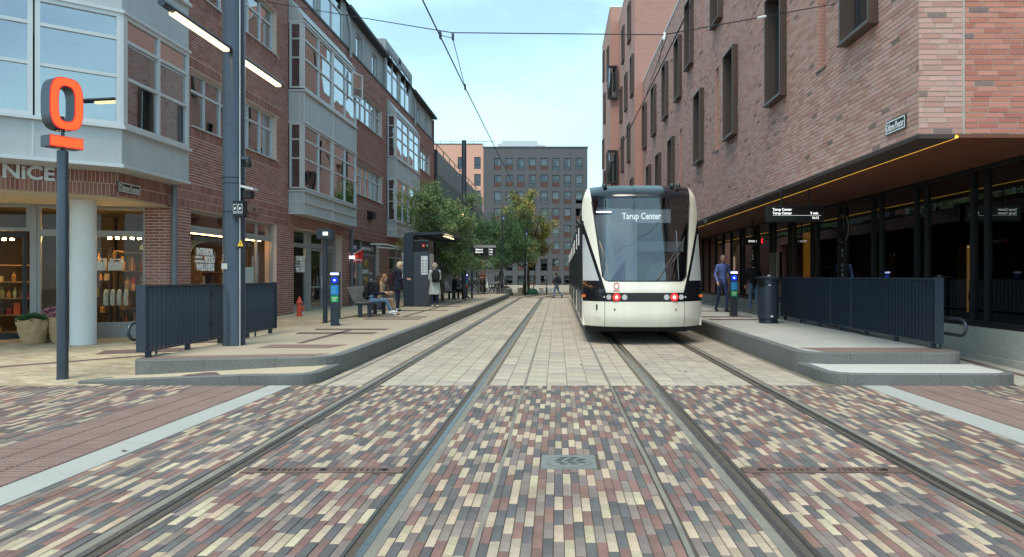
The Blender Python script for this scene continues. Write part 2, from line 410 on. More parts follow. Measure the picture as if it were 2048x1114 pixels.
pieces(base, items, 'paver', 'brick', 'paving_bricks')

# tan slabs of the tram street
tbase = MB().box(XL-.1, XR+.1, YB+.004, 52, -.05, -.009).build('slab_paving', 'joint_tan'); tag(tbase, kind='structure')
TAN = [jit(s2l(c)[:3], .06) for c in ((173, 161, 144), (168, 158, 143), (179, 166, 148), (162, 152, 138)) for _ in range(3)]
items = []
def rows(xa, xb, wcol, lrow, jj, jx=.007):
    n = max(1, round((xb-xa)/wcol)); w_ = (xb-xa)/n
    for k in range(n):
        y = YB+.006+(random.random()*lrow*.0); first = True
        off = random.random()
        while y < 50:
            l_ = lrow*(off if first and off > .3 else 1); first = False
            y1 = min(y+l_-jj, 50)
            a, b = xa+k*w_+jx/2, xa+(k+1)*w_-jx/2
            items.append((a, b, y, y1, random.uniform(-.002, .002), random.choice(TAN), abs(y1-y-lrow+jj) < 1e-4))
            y = y1+jj
zones = [(XL+.02, -3.215, .14, .22, .018), (-3.165, TL-G-.13, .26, .165, .018), (TL-G+.11, TL+.12, .29, .19, .013), (TL+.12, TL+G-.11, .26, .45, .004),
         (TL+G+.13, -.462, .27, .45, .004), (-.438, .708, .285, .5, .006), (.733, TR-G-.13, .22, .45, .004), (TR-G+.11, TR-.12, .26, .4, .004),
         (TR-.12, TR+G-.11, .29, .2, .014), (TR+G+.13, 3.61, .26, .17, .018)]
for z_ in zones: rows(*z_)
pieces(tbase, items, 'slab', 'slab', 'paving_slabs')

# small pavers of the left footway (a ramp that climbs along the fence)
fw = MB()
fw.grid([[(x_, y_, zs(y_)-.05) for x_ in (-24, -6.26)] for y_ in [YB+.004]+[10+k for k in range(1, 11)]+[52]])
fwo = fw.build('footway', 'joint_tan'); tag(fwo, kind='structure')
b = MB(); TAN2 = [jit(s2l(c)[:3], .06) for c in ((178, 162, 134), (172, 158, 132), (184, 168, 142), (164, 147, 120)) for _ in range(3)]
y = YB+.006; r_ = 0
while y < 22:
    x = -12.5 if y < 17 else -9.4
    x += (r_ % 2)*.1
    while x < -6.28:
        x1 = min(x+.2, -6.27); xa, ya = x+.002, y+.0025; xb, yb = x1-.002, y+.1-.0025; b.col = random.choice(TAN2); dz = random.uniform(-.0015, .0015)
        b.hexa([(xa, ya, zs(ya)-.05), (xb, ya, zs(ya)-.05), (xb, yb, zs(yb)-.05), (xa, yb, zs(yb)-.05), (xa, ya, zs(ya)+dz), (xb, ya, zs(ya)+dz), (xb, yb, zs(yb)+dz), (xa, yb, zs(yb)+dz)], nob=True)
        x = x1+.0005
    y += .1; r_ += 1
tag(b.build('footway_pavers', 'slab', fwo, colattr=True), kind='stuff')
b = MB().box(-9.5, -6.265, 22, 52, .1, .279); tag(b.build('footway_slab', mat('far footway', (178, 164, 138), .9, 0, ((.6, .08), (14, .08)), (40, .2))), kind='structure')
# guide lines in the footway
for k, (p, q, wd) in enumerate((((-9.6, 11.0), (-6.5, 13.6), .16), ((-8.4, 13.3), (-6.6, 13.9), .55), ((-8.6, 14.7), (-7.0, 15.0), .35))):
    d = Vector((q[0]-p[0], q[1]-p[1], 0)).normalized(); n_ = Vector((-d.y, d.x, 0))*wd/2; bb = MB(); rw = []
    for i in range(13):
        t = i/12; c = Vector((p[0]*(1-t)+q[0]*t, p[1]*(1-t)+q[1]*t, 0)); rw.append([(v.x, v.y, zs(v.y)+.005) for v in (c+n_, c-n_)])
    tag(bb.grid(rw).build('guide_strip', 'tactile_dark'), kind='structure')

# white strips, tactile fields, filler lines
for a, b_ in (STRIPL, STRIPR):
    st = MB().box(a+.002, b_-.002, 1.5, YB-.002, -.05, -.0065).build('edge_strip', 'joint'); tag(st, kind='structure'); y = 1.5; k = 0
    while y < YB-.1:
        y1 = min(y+1.0, YB-.004); MB().box(a+.003, b_-.003, y+.002, y1-.002, -.05, .002+random.uniform(-.001, .001)).build('strip_stone', 'white_stone', st); y = y1
for a, b_ in (TACL, TACR):
    st = MB().box(a+.002, b_-.002, 1.5, YB-.002, -.05, -.0065).build('tactile_strip', 'tactile_base'); tag(st, kind='structure')
    nx = 3; wd = (b_-a-.01)/nx; y = 2.4
    rib = MB()
    while y < YB-.05:
        y1 = min(y+.3, YB-.004)
        for k in range(nx):
            xa = a+.005+k*wd
            if abs(xa) < y*1.0+1.0:
                MB().box(xa+.0015, xa+wd-.0015, y+.0015, y1-.0015, -.05, -.001+random.uniform(-.001, .001)).build('tactile_tile', 'tactile_base', st)
                q = y+.012
                while q < y1-.02: rib.box(xa+.012, xa+wd-.012, q, q+.024, -.002, .005, nob=True); q += .048
        y = y1
    tag(rib.build('tactile_ribs', 'tactile_rib', st), kind='stuff')
for i, (a, b_) in enumerate(NARROW):
    bb = MB(); rw = []
    for k in range(60):
        y = 1.5+k*(52-1.5)/59 if k > 30 else 1.5+k*.3
        dx = .012*math.sin(y*1.3+i)+.006*math.sin(y*4.1+i*2)
        if i in (0,) and 5.9 < y < 6.9: dx += .03*math.sin((y-5.9)*math.pi)
        rw.append([(a-.004+dx*.4, y, .003), (b_+.004+dx*.4, y, .003)])
    tag(bb.grid(rw).build('filler_line', 'mortar_strip'), kind='structure')

# rails: straight, then a curve to the right
def track_path(xc):
    P = [(xc, y) for y in (1.2, 5, 10, 20, 30, 40, 47)]; Rr = 34-xc
    for k in range(1, 22):
        a = R(4*k); P.append((34-Rr*math.cos(a), 49+Rr*math.sin(a)))
    return P
def sweep(b, path, n0, n1, z0, z1):
    rw = []
    for i, p in enumerate(path):
        a = Vector(path[max(i-1, 0)]); c = Vector(path[min(i+1, len(path)-1)]); d = (c-a).normalized(); nx, ny = d.y, -d.x
        A = (p[0]+nx*n0, p[1]+ny*n0); B = (p[0]+nx*n1, p[1]+ny*n1)
        rw.append([(A[0], A[1], z0), (A[0], A[1], z1), (B[0], B[1], z1), (B[0], B[1], z0)])
    return b.grid(rw)
RN = iter(('leftmost tram rail, beside the long left platform kerb', 'right-hand rail of the empty left track', 'left-hand rail of the track the tram stands on', 'rightmost tram rail, beside the right platform kerb'))
for tcx in (TL, TR):
    for s in (-1, 1):
        P = track_path(tcx+s*G); r_ = thing('tram_rail', next(RN), 'rail', (tcx+s*G, 1.2, 0), 0, 'tram rails')
        sg = lambda a, b_: (min(a*s, b_*s), max(a*s, b_*s))
        sweep(MB(), P, *sg(-.022, .022), -.04, .004).build('rail_head', 'rail', r_)
        sweep(MB(), P, *sg(-.078, -.022), -.05, -.033).build('groove_floor', 'rail_dark', r_)
        sweep(MB(), P, *sg(-.098, -.078), -.05, .003).build('keeper_lip', 'rail_lip', r_)
        f = sweep(MB(), P, *sg(.022, .09), -.05, -.001).build('rail_filler', 'mortar_strip'); tag(f, kind='structure')

# slot drains between the rails, manhole
for d, lab in zip(DRAINS, ('rusty slot drain between the rails of the empty left track', 'rusty slot drain between the rails of the right track')):
    x0, x1, y0, y1 = d; t = thing('slot_drain', lab, 'drain', ((x0+x1)/2, y0, 0), 0, 'slot drains')
    bm = MB(); xm = (x0+x1)/2; sl_ = []
    for sd_ in (-1, 1): sl_ += [xm+sd_*(.12+k*.045) for k in range(9)]
    bm.box(x0, x1, y0+.004, y0+.045, -.04, .004); bm.box(x0, x1, y1-.045, y1-.004, -.04, .004)
    xs = sorted(sl_); prev = x0
    for q in xs+[x1+.011]:
        bm.box(prev, q-.011, y0+.045, y1-.045, -.04, .0035); prev = q+.011
    bm.build('drain_cover', mat('rusty iron', (118, 96, 88), .7, .4, (9, .25), (60, .2)), t)
    MB().box(x0, x1, y0+.045, y1-.045, -.05, -.037).build('drain_channel', 'rail_dark', t)
    for q in (xm, x0+.14, x1-.14): MB().lathe([(.012, 0), (.02, .003), (.028, .0035), (.03, 0)], (q, (y0+y1)/2, .004), 16).build('lock_ring', 'rail_dark', t)
t = thing('manhole_grate', 'square pale iron drain cover set in the clinker paving', 'manhole', (.09, MANH[2], 0))
iron = mat('pale worn iron', (132, 132, 126), .55, .35, (14, .15), (80, .25))
MB().box(MANH[0], MANH[1], MANH[2], MANH[3], -.04, .003).build('cover_frame', iron, t, bevel=.003)
MB().lathe([(.185, 0), (.185, .004), (.172, .005), (.165, .002), (.155, .006), (0.001, .006)], (.09, 5.85, .003), 40).build('cover_lid', iron, t, smooth=True)
for j, n_ in zip((-.1, -.05, 0, .05, .1), (2, 3, 3, 3, 2)):
    for i in range(n_):
        xx = .09+(i-(n_-1)/2)*.085+(.02 if j in (-.05, .05) else 0); MB().box(xx-.03, xx+.03, 5.85+j-.011, 5.85+j+.011, .003, .0105).build('slot', 'rail_dark', t)

# ---------------------------------------------------------------- platforms
def poly_fill(pts, zf, zb=None): return MB().prism(pts, -.05, zf)
def kerb(parent, path, width, ztop, seg, zb=-.05, cap=None):
    """separate stones along a 2-d path, body to the left of the travel direction"""
    P = [Vector((p[0], p[1])) for p in path]; cum = [0]
    for a, b_ in zip(P, P[1:]): cum.append(cum[-1]+(b_-a).length)
    def at(s):
        for i in range(len(P)-1):
            if s <= cum[i+1] or i == len(P)-2:
                t = (s-cum[i])/(cum[i+1]-cum[i]); return P[i].lerp(P[i+1], t), (P[i+1]-P[i]).normalized()
    def nrm(s):
        d = (at(min(s+.02, cum[-1]))[0]-at(max(s-.02, 0))[0]).normalized(); return Vector((-d.y, d.x))
    s = 0; k = 0
    while s < cum[-1]-.05:
        l_ = seg*random.uniform(.9, 1.1); e = min(s+l_, cum[-1])
        if cum[-1]-e < .2: e = cum[-1]
        brk = [s+.002]+[c for c in cum if s+.02 < c < e-.02]+[e-.002]; o_, i_ = [], []
        for q in brk:
            p, _ = at(q); n_ = nrm(q); o_.append((p.x, p.y)); i_.append((p.x+n_.x*width, p.y+n_.y*width))
        pts = o_+i_[::-1]
        zf = ztop if callable(ztop) else (lambda x_, y_: ztop)
        b = MB(); m = len(brk); c_ = .012
        low = [(x_, y_, zb) for x_, y_ in pts]; mid = [(x_, y_, zf(x_, y_)-c_) for x_, y_ in pts]
        top = [(p_[0]+(q_[0]-p_[0])*c_/width, p_[1]+(q_[1]-p_[1])*c_/width, zf(*p_)) for p_, q_ in zip(o_, i_)]+[(p_[0], p_[1], zf(*p_)) for p_ in i_[::-1]]
        n = len(pts); b.v = low+mid+top
        for lv in (0, 1):
            for q in range(n): b.face((lv*n+q, lv*n+(q+1) % n, (lv+1)*n+(q+1) % n, (lv+1)*n+q))
        for q in range(m-1): b.face((2*n+q, 2*n+q+1, 2*n+n-2-q, 2*n+n-1-q))
        b.build('kerb_stone', 'granite', parent); s = e; k += 1
def inner(path, d):
    P = [Vector(p) for p in path]; o = []
    for i, p in enumerate(P):
        t = (P[min(i+1, len(P)-1)]-P[max(i-1, 0)]).normalized(); o.append((p.x-t.y*d, p.y+t.x*d))
    return o
# left: upper level, then the low sloping step in front of it
up = smoothpath([(-6.27, 11.5), (-6.27, 10.45), (-3.345, 10.98), (-3.345, 50.0)], .55, 7)
ip = inner(up, .149)
LP = MB().prism(ip+[(-6.27+.149, 50), ], -.05, PZL-.003).build('platform', mat('platform sand', (172, 158, 136), .9, 0, ((.8, .07), (25, .1)), (55, .25))); tag(LP, kind='structure')
kerb(LP, up, .15, PZL, 1.0)
lz = lambda x_, y_: .04+.105*max(0, min(1, (x_+6.75)/2.6))
lo = smoothpath([(-6.4, 10.42), (-6.78, 10.06), (-3.36, 9.95), (-3.36, 11.2)], .5, 7)
LS = MB().prism(inner(lo, .119)+[(-4.0, 10.95), (-6.2, 10.52)], -.05, lambda x_, y_: lz(x_, y_)-.003).build('platform_step', mat('step sand', (182, 168, 142), .9, 0, ((.8, .06), (25, .12)), (55, .25))); tag(LS, kind='structure')
kerb(LS, lo, .12, lz, 1.3)
# right
up = smoothpath([(3.73, 60.0), (3.73, 11.06), (6.3, 11.06), (6.3, 12.0)], .5, 7)
RP = MB().prism(inner(up, .149)+[(6.15, 60)], -.05, PZR-.003).build('platform', 'concrete'); tag(RP, kind='structure')
kerb(RP, up, .15, PZR, 1.0)
lo = smoothpath([(3.74, 11.3), (3.74, 9.93), (6.4, 9.86), (6.4, 10.95)], .5, 7)
RS = MB().prism(inner(lo, .119)+[(6.28, 11.05), (4.1, 11.05)], -.05, .157).build('platform_step', mat('pale step', (190, 190, 184), .85, 0, ((.8, .05), (20, .05)), (50, .15))); tag(RS, kind='structure')
kerb(RS, lo, .12, .16, 1.3)
# inlays on the platforms
def inlay(pts, z, m='tactile_dark'): tag(MB().prism(pts, z-.002, z+.0035).build('tactile_inlay', m), kind='structure')
inlay([(-6.1, 10.66), (-3.75, 11.12), (-3.6, 11.42), (-6.1, 11.02)], PZL, 'tactile')
inlay([(-5.1, 12.3), (-3.9, 12.3), (-3.75, 12.9), (-5.1, 12.9)], PZL, 'tactile')
for y in (15.3, 16.4, 20.4, 21.4, 25.5, 28.8, 33, 35.2, 39.5): inlay([(-5.6+.2*random.random(), y), (-3.9, y), (-3.9, y+.42), (-5.6, y+.42)], PZL)
inlay([(-4.75, 13.2), (-4.63, 13.2), (-4.63, 16.3), (-4.75, 16.3)], PZL)
inlay([(-4.7, 22), (-4.58, 22), (-4.58, 40), (-4.7, 40)], PZL)
inlay([(4.15, 11.25), (6.1, 11.25), (6.1, 11.85), (3.95, 11.85)], PZR, 'tactile')
for y in (19.3, 20.6, 24, 28): inlay([(4.1, y), (5.6, y), (5.6, y+.5), (4.1, y+.5)], PZR)
inlay([(-5.3, 10.2), (-4.6, 10.2), (-4.4, 10.62), (-5.1, 10.52)], .1, 'tactile_dark')
# right ramp between fence and shop plinth
b = MB(); b.grid([[(6.31, y, zs(y)*1.1), (12, y, zs(y)*1.1)] for y in [YB]+list(range(11, 21))+[60]]); tag(b.build('ramp', 'concrete_worn'), kind='structure')
b = MB(); b.grid([[(6.85, y, zs(y)*1.1+.004), (6.97, y, zs(y)*1.1+.004)] for y in [YB+.1]+list(range(11, 21))]); tag(b.build('ramp_drain_line', 'tactile_dark'), kind='structure')
# leaves and litter in the joints
lm = mat('dead leaf', (120, 84, 52), .8)
for k, (x, y) in enumerate(((-1.035, 4.35), (-1.04, 4.75), (-2.5, 7.2), (-3.7, 6.2), (.9, 8.1), (2.6, 7.6), (-1.9, 6.8), (1.5, 12.3), (2.0, 11.3), (.4, 12.2))):
    b = MB(); a = random.random()*6; s_ = random.uniform(.018, .03); z0 = -.02 if k < 2 else .004
    ring = [(x+math.cos(a+t)*s_*r_, y+math.sin(a+t)*s_*r_*1.5, z0+h_) for t, r_, h_ in ((0, 1, .012), (1, .5, .002), (2, .9, .004), (3.1, 1.1, .015), (4.2, .6, .003), (5.2, .95, .009))]
    for q in range(6): b.v += [ring[q], ring[(q+1) % 6], (x, y, z0+.002)]; b.face((3*q, 3*q+1, 3*q+2))
    lb = ('curled brown leaf caught in the rail groove near the bottom edge', 'small brown leaf in the rail groove above the lowest one')[k] if k < 2 else 'tiny dry leaf lying on the paving'
    tag(b.build('dead_leaf', lm), lb, 'leaf', 'leaves on the paving')
# ================================================================ walls made of single bricks
def wall_cells(u0, u1, z0, z1, op):
    """splits a wall with openings into solid cells"""
    us = sorted({u0, u1}|{min(max(v, u0), u1) for o in op for v in o[:2]}); zz = sorted({z0, z1}|{min(max(v, z0), z1) for o in op for v in o[2:4]})
    out = []
    for a, b in zip(zz, zz[1:]):
        run = None
        for c, d in zip(us, us[1:]):
            solid = not any(o[0] < (c+d)/2 < o[1] and o[2] < (a+b)/2 < o[3] for o in op)
            if solid: run = (run[0], d) if run else (c, d)
            elif run: out.append((run[0], run[1], a, b)); run = None
        if run: out.append((run[0], run[1], a, b))
    return out
def bricks(F, u0, u1, z0, z1, op, bl, bh, jt, pal, bond='half', vert=False):
    """list of (u0,u1,z0,z1,colour,full)"""
    out = []; L_, H_ = (bh, bl) if vert else (bl, bh); r = 0; z = z0
    while z < z1-.01:
        zt = min(z+H_-jt, z1)
        cuts = sorted([(o[0], o[1]) for o in op if o[2] < z+.02 and o[3] > zt-.02]); segs = []; c = u0
        part = [o for o in op if not (o[2] < z+.02 and o[3] > zt-.02) and o[2] < zt and o[3] > z]
        for a, b in cuts:
            if a > c: segs.append((c, min(a, u1)))
            c = max(c, b)
        if c < u1: segs.append((c, u1))
        off = (r % 2)*L_/2 if bond == 'half' else (random.choice((0, .25, .5, .75))*L_+random.uniform(-.02, .02))
        for a, b in segs:
            if b-a < .01: continue
            u = math.floor((a-u0-off)/L_)*L_+u0+off
            while u < b-.004:
                p, q = max(u, a)+jt/2, min(u+L_, b)-jt/2
                if q-p > .012:
                    za, zb = z, zt
                    for o in part:
                        if o[0] < (p+q)/2 < o[1]:
                            if o[3] < zt: za = max(za, o[3]+jt*.5)
                            else: zb = min(zb, o[2]-jt*.5)
                    if zb-za > .01: out.append((p, q, za, zb, pal(), abs(q-p-L_+jt) < .002 and abs(zb-za-H_+jt) < .002))
                u += L_
        z += H_; r += 1
    return out
def brickwall(F, bl_list, parent, material, cap, proud=.006, depth=.02, rest='brickwork', nm='brick', L_=None):
    """lays bricks in front of a mortar wall; the largest in view become objects of their own"""
    def size(t):
        c = F.p((t[0]+t[1])/2, 0, (t[2]+t[3])/2); px, py = project(c)
        if c.y < 1 or not (-10 < px < 2058 and -10 < py < 1120) or not t[5]: return 0
        d = Vector((c.x, c.y, c.z-HC)); return (t[1]-t[0])*(t[3]-t[2])*abs(d.normalized().dot(F.n))/d.length_squared
    order = sorted(bl_list, key=size, reverse=True); rb = MB(); n = 0; cache = {}; e = .004
    def mk(b, u0, u1, n1, z0, z1, P):
        A = [P(u0, -depth, z0), P(u1, -depth, z0), P(u1, -depth, z1), P(u0, -depth, z1), P(u0, n1, z0), P(u1, n1, z0), P(u1, n1, z1), P(u0, n1, z1)]
        b.hexa(A, flip=F.flip, nob=True)
    for t in order:
        pr = proud+random.uniform(-.003, .003)
        if n < cap and size(t) > 0:
            key = (round(t[1]-t[0], 3), round(t[3]-t[2], 3), t[4])
            if key not in cache:
                b = MB(); b.col = t[4]; mk(b, -(t[1]-t[0])/2, (t[1]-t[0])/2, 0, -(t[3]-t[2])/2, (t[3]-t[2])/2, lambda u, n_, z: F.u*u+F.n*n_+Vector((0, 0, z)))
                cache[key] = b.mesh(nm, material, colattr=True)
            o = put(nm, cache[key], parent, world=True); o.location = o.location+F.p((t[0]+t[1])/2, pr, (t[2]+t[3])/2); n += 1
        else:
            rb.col = t[4]; mk(rb, t[0], t[1], pr, t[2], t[3], F.p)
    if rb.f: tag(rb.build(rest, material, parent, colattr=True), kind='stuff')
LP_COLS = [jit(s2l(c)[:3], .12) for c in ((148, 102, 91), (140, 94, 85), (154, 110, 99), (130, 88, 80), (144, 104, 96)) for _ in range(4)]
RP_COLS = [jit(s2l(c)[:3], .07) for c in ((190, 150, 138), (184, 143, 131), (196, 158, 146), (180, 136, 125), (188, 153, 143)) for _ in range(4)]
RP_DARK = [jit(s2l(c)[:3], .1) for c in ((122, 104, 98), (134, 112, 104))]
pl = lambda: random.choice(LP_COLS)
RE_COLS = [jit(s2l(c)[:3], .07) for c in ((184, 122, 106), (178, 116, 100), (190, 130, 114), (174, 110, 96)) for _ in range(4)]
pe_ = lambda: random.choice(RP_DARK) if random.random() < .03 else random.choice(RE_COLS)
pr_ = lambda: random.choice(RP_DARK) if random.random() < .022 else random.choice(RP_COLS)

# ================================================================ LEFT: brick office building with bays and shops
FX = -8.55
LB = thing('brick_office_building', 'long red brick office building with pale grey bay windows and shops along the left', 'building', (FX, 16, .2))
F = Frame((FX, 0), (0, 1), (1, 0))
Y0L, Y1L = 16.0, 50.2
BAYS = [(23.05, 29.05), (36.35, 42.35)]
WIN = [(16.9, 22.06), (30.2, 35.36), (43.5, 48.6)]
op = []
for a, b in WIN: op += [(a, b, 5.02, 6.36), (a, b, 8.21, 9.55)]
for a, b in BAYS: op += [(a-.02, b+.02, 3.5, 9.7)]
shops = [(16.9, 22.06, .45, 3.07), (23.5, 28.75, .2, 3.07), (30.0, 34.75, .3, 3.07), (36.8, 41.9, .2, 3.07), (43.5, 48.6, .4, 3.07)]
op += shops
ZT = 10.72
b = MB()
for c in wall_cells(Y0L, Y1L, .0, ZT, op): b.boxf(F, c[0], c[1], -.36, 0, c[2], c[3])
wall = b.build('street_wall', 'mortarL', LB)
# soldier courses: fascia over the shops, window lintels and sills
sold = [(Y0L, 23.0, 3.08, 3.68), (29.1, 36.3, 3.08, 3.68), (42.4, Y1L, 3.08, 3.68)]
for a, b_ in WIN: sold += [(a-.1, b_+.25, 4.76, 5.0), (a-.1, b_+.25, 7.95, 8.19), (a-.1, b_+.2, 6.38, 6.62), (a-.1, b_+.2, 9.57, 9.81)]
allb = bricks(F, Y0L, Y1L, .02, ZT, op+[(s[0]-.004, s[1]+.004, s[2]-.004, s[3]+.004) for s in sold], .24, .0667, .0165, pl)
for s in sold:
    n_ = max(1, round((s[3]-s[2])/.24)); allb += bricks(F, s[0], s[1], s[2], s[3], op, (s[3]-s[2])/n_, .0667, .014, pl, vert=True)
brickwall(F, allb, wall, 'brickL', 240)
# reveals of brick at the window ends and the far pillar sides are the wall cells' own ends
# end face of the corner pillar (faces the square)
FP = Frame((FX, Y0L), (-1, 0), (0, -1))
b = MB().boxf(FP, 0.361, .56, -.35, 0, 0, 3.07); pil = b.build('corner_pillar', 'mortarL', LB)
brickwall(FP, bricks(FP, -.006, .56, .02, 3.07, [], .24, .0667, .0165, pl), pil, 'brickL', 60)
# inside: dark rooms behind the glass
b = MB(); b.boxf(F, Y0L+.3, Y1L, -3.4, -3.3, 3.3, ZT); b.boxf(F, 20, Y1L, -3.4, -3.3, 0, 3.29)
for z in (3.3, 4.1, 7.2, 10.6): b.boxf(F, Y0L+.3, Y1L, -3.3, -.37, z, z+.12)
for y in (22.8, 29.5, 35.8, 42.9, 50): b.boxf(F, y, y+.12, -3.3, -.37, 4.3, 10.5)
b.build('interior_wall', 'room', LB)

def window(F, parent, u0, u1, z0, z1, cols, trans=None, n0=-.16, fw=.07, dep=.08, fm='alu', gm='glassL', name='window', label=None, split=None):
    """framed window; returns its frame with one pane per opening"""
    b = MB(); n1 = n0+dep
    b.boxf(F, u0, u1, n0, n1, z0, z0+fw); b.boxf(F, u0, u1, n0, n1, z1-fw, z1); b.boxf(F, u0, u0+fw, n0, n1, z0+fw, z1-fw); b.boxf(F, u1-fw, u1, n0, n1, z0+fw, z1-fw)
    us = split or [u0+fw+(u1-u0-2*fw)*k/cols for k in range(cols+1)]
    if split: us = [u0+fw]+list(split)+[u1-fw]
    zt = [z0+fw]+(list(trans) if trans else [])+[z1-fw]
    for u in us[1:-1]: b.boxf(F, u-fw*.45, u+fw*.45, n0+.003, n1-.003, z0+fw, z1-fw)
    for z in zt[1:-1]: b.boxf(F, u0+fw, u1-fw, n0+.006, n1-.006, z-fw*.4, z+fw*.4)
    o = b.build(name, fm, parent)
    if label: o['label'] = label
    for a, c in zip(us, us[1:]):
        for d, e in zip(zt, zt[1:]):
            MB().boxf(F, a-.01, c+.01, n0+.03, n0+.036, d-.01, e+.01).build('pane', gm, o)
    return o
for k, (a, b_) in enumerate(WIN):
    for z0, z1 in ((5.02, 6.36), (8.21, 9.55)):
        window(F, LB, a, b_, z0, z1, 6, [z0+.88], n0=-.2)
    for z0 in (5.02, 8.21): MB().boxf(F, a-.02, b_+.02, -.21, .045, z0-.03, z0-.002).build('window_sill', 'alu', LB)
# curtains behind some panes
for (y, z0, h_, m_) in ((17.9, 5.1, 1.1, 'curtain_dark'), (19.5, 8.3, 1.15, 'curtain'), (21.2, 5.1, 1.2, 'curtain'), (31.4, 8.3, 1.1, 'curtain_dark'), (33.9, 5.1, 1.1, 'curtain'), (14.3, 7.6, .9, 'curtain'), (25.0, 4.4, 1.5, 'curtain_dark'), (27.5, 7.6, 1.4, 'curtain_dark'), (25.6, 7.7, 1.6, 'curtain')):
    b = MB(); b.grid([[F.p(y+k*.05, -.33+.025*math.sin(k*1.9), z) for k in range(14)] for z in (z0, z0+h_)]); b.build('curtain', m_, LB)

# bays
def bay(u0, u1, front_only=False):
    bb = MB(); D = .49
    z = (3.5, 4.25, 6.4, 7.45, 9.62)
    w_ = MB()
    # body panels
    root = w_
    for za, zb in ((3.5, 4.25), (6.42, 7.43)):
        w_.boxf(F, u0, u1, 0, D-.03, za, zb)
    w_.boxf(F, u0, u1, 0, D-.03, 9.62, 9.7)
    o = w_.build('bay', 'zinc', LB)
    # ledges
    l_ = MB()
    for zz, ex in ((3.5, .02), (3.86, .01), (4.22, .05), (6.4, .035), (7.41, .05), (9.6, .035)):
        l_.boxf(F, u0-ex*.6, u1+ex*.6, 0, D+ex, zz-.03, zz+.025)
    for u in (u0, (u0+u1)/2-.03, u1-.06):
        for za, zb in ((3.53, 3.83), (3.89, 4.19), (6.43, 7.38)): l_.boxf(F, u, u+.06, D-.04, D+.004, za, zb)
    l_.build('ledge', 'alu', o)
    # sloping cap
    P = [F.p(u0, 0, 9.705), F.p(u0, D+.03, 9.705), F.p(u1, D+.03, 9.705), F.p(u1, 0, 9.705), F.p(u0, 0, 10.4), F.p(u1, 0, 10.4)]
    c = MB(); c.v = [tuple(p) for p in P]
    for q in ((0, 1, 4), (2, 3, 5), (1, 2, 5, 4), (0, 3, 2, 1)): c.face(q)
    c.build('bay_roof', 'zinc', o)
    # glazing: front in two halves, narrow sides
    FB = Frame((FX+D-.08, 0), (0, 1), (1, 0)); FS = Frame((FX, u0), (1, 0), (0, -1)); FS2 = Frame((FX, u1), (1, 0), (0, 1))
    for z0, z1 in ((4.25, 6.4), (7.45, 9.6)):
        um = (u0+u1)/2
        for a, c_ in ((u0+.02, um-.05), (um+.05, u1-.02)):
            window(FB, o, a, c_, z0+.025, z1-.03, 2, [z0+.98, z0+1.63], n0=0, fw=.06, name='bay_window') if False else None
            fr = MB(); fw = .065
            zt = [z0+.03+fw, z0+1.0, z0+1.6, z1-.035-fw]; us = [a+fw, (a+c_)/2, c_-fw]
            fr.boxf(FB, a, c_, 0, .08, z0+.03, z0+.03+fw); fr.boxf(FB, a, c_, 0, .08, z1-.035-fw, z1-.035); fr.boxf(FB, a, a+fw, 0, .08, zt[0], zt[-1]); fr.boxf(FB, c_-fw, c_, 0, .08, zt[0], zt[-1])
            fr.boxf(FB, us[1]-.03, us[1]+.03, .003, .077, zt[0], zt[-1])
            for q in zt[1:-1]: fr.boxf(FB, a+fw, c_-fw, .006, .074, q-.028, q+.028)
            fo = fr.build('window', 'alu', LB)
            for p_, q_ in zip(us, us[1:]):
                for d_, e_ in zip(zt, zt[1:]): MB().boxf(FB, p_-.02, q_+.02, .03, .036, d_-.02, e_+.02).build('pane', 'glassL', fo)
        [MB().boxf(FB, *q, z0+.03, z1-.035).build('post', 'alu', o) for q in ((um-.05, um+.05, -.02, .082), (u0-.002, u0+.02, -.02, .084), (u1-.02, u1+.002, -.02, .084))]
        for fs in (FS, FS2):
            window(fs, LB, .03, D-.085, z0+.03, z1-.035, 1, [z0+1.0, z0+1.6], n0=-.06, fw=.055)
    return o
for a, b_ in BAYS: bay(a, b_)
# open window of the near bay, hinged outwards
FO = Frame((FX+.50, 28.3), (.35, 1), (1, -.35))
ow = MB(); ow.boxf(FO, 0, .72, 0, .05, 8.52, 8.58); ow.boxf(FO, 0, .72, 0, .05, 9.44, 9.5); ow.boxf(FO, 0, .06, 0, .05, 8.58, 9.44); ow.boxf(FO, .66, .72, 0, .05, 8.58, 9.44)
oo = ow.build('open_window', 'alu', LB); MB().boxf(FO, .05, .67, .02, .026, 8.57, 9.45).build('pane', 'glassL', oo)
# downpipes
for y, z1 in ((15.95, 3.5), (29.75, 3.45)):
    MB().cyl((FX+.11, y+.02, .2 if y > 20 else .14), (FX+.11, y+.02, z1), .062, n=14).build('downpipe', mat('pipe zinc %g' % y, (112, 118, 124), .5, .3, (3, .12)), LB, smooth=True)
MB().tube([(FX+.1, 29.6, 10.4), (FX+.1, 29.6, 11.3), (FX+.05, 29.55, 11.9), (FX-.1, 29.4, 12.4)], .07).build('downpipe', 'attic', LB, smooth=True)
MB().tube([(FX+.1, 43.0, 10.4), (FX+.1, 43.0, 11.3), (FX+.05, 42.95, 11.9), (FX-.1, 42.8, 12.4)], .07).build('downpipe', 'attic', LB, smooth=True)
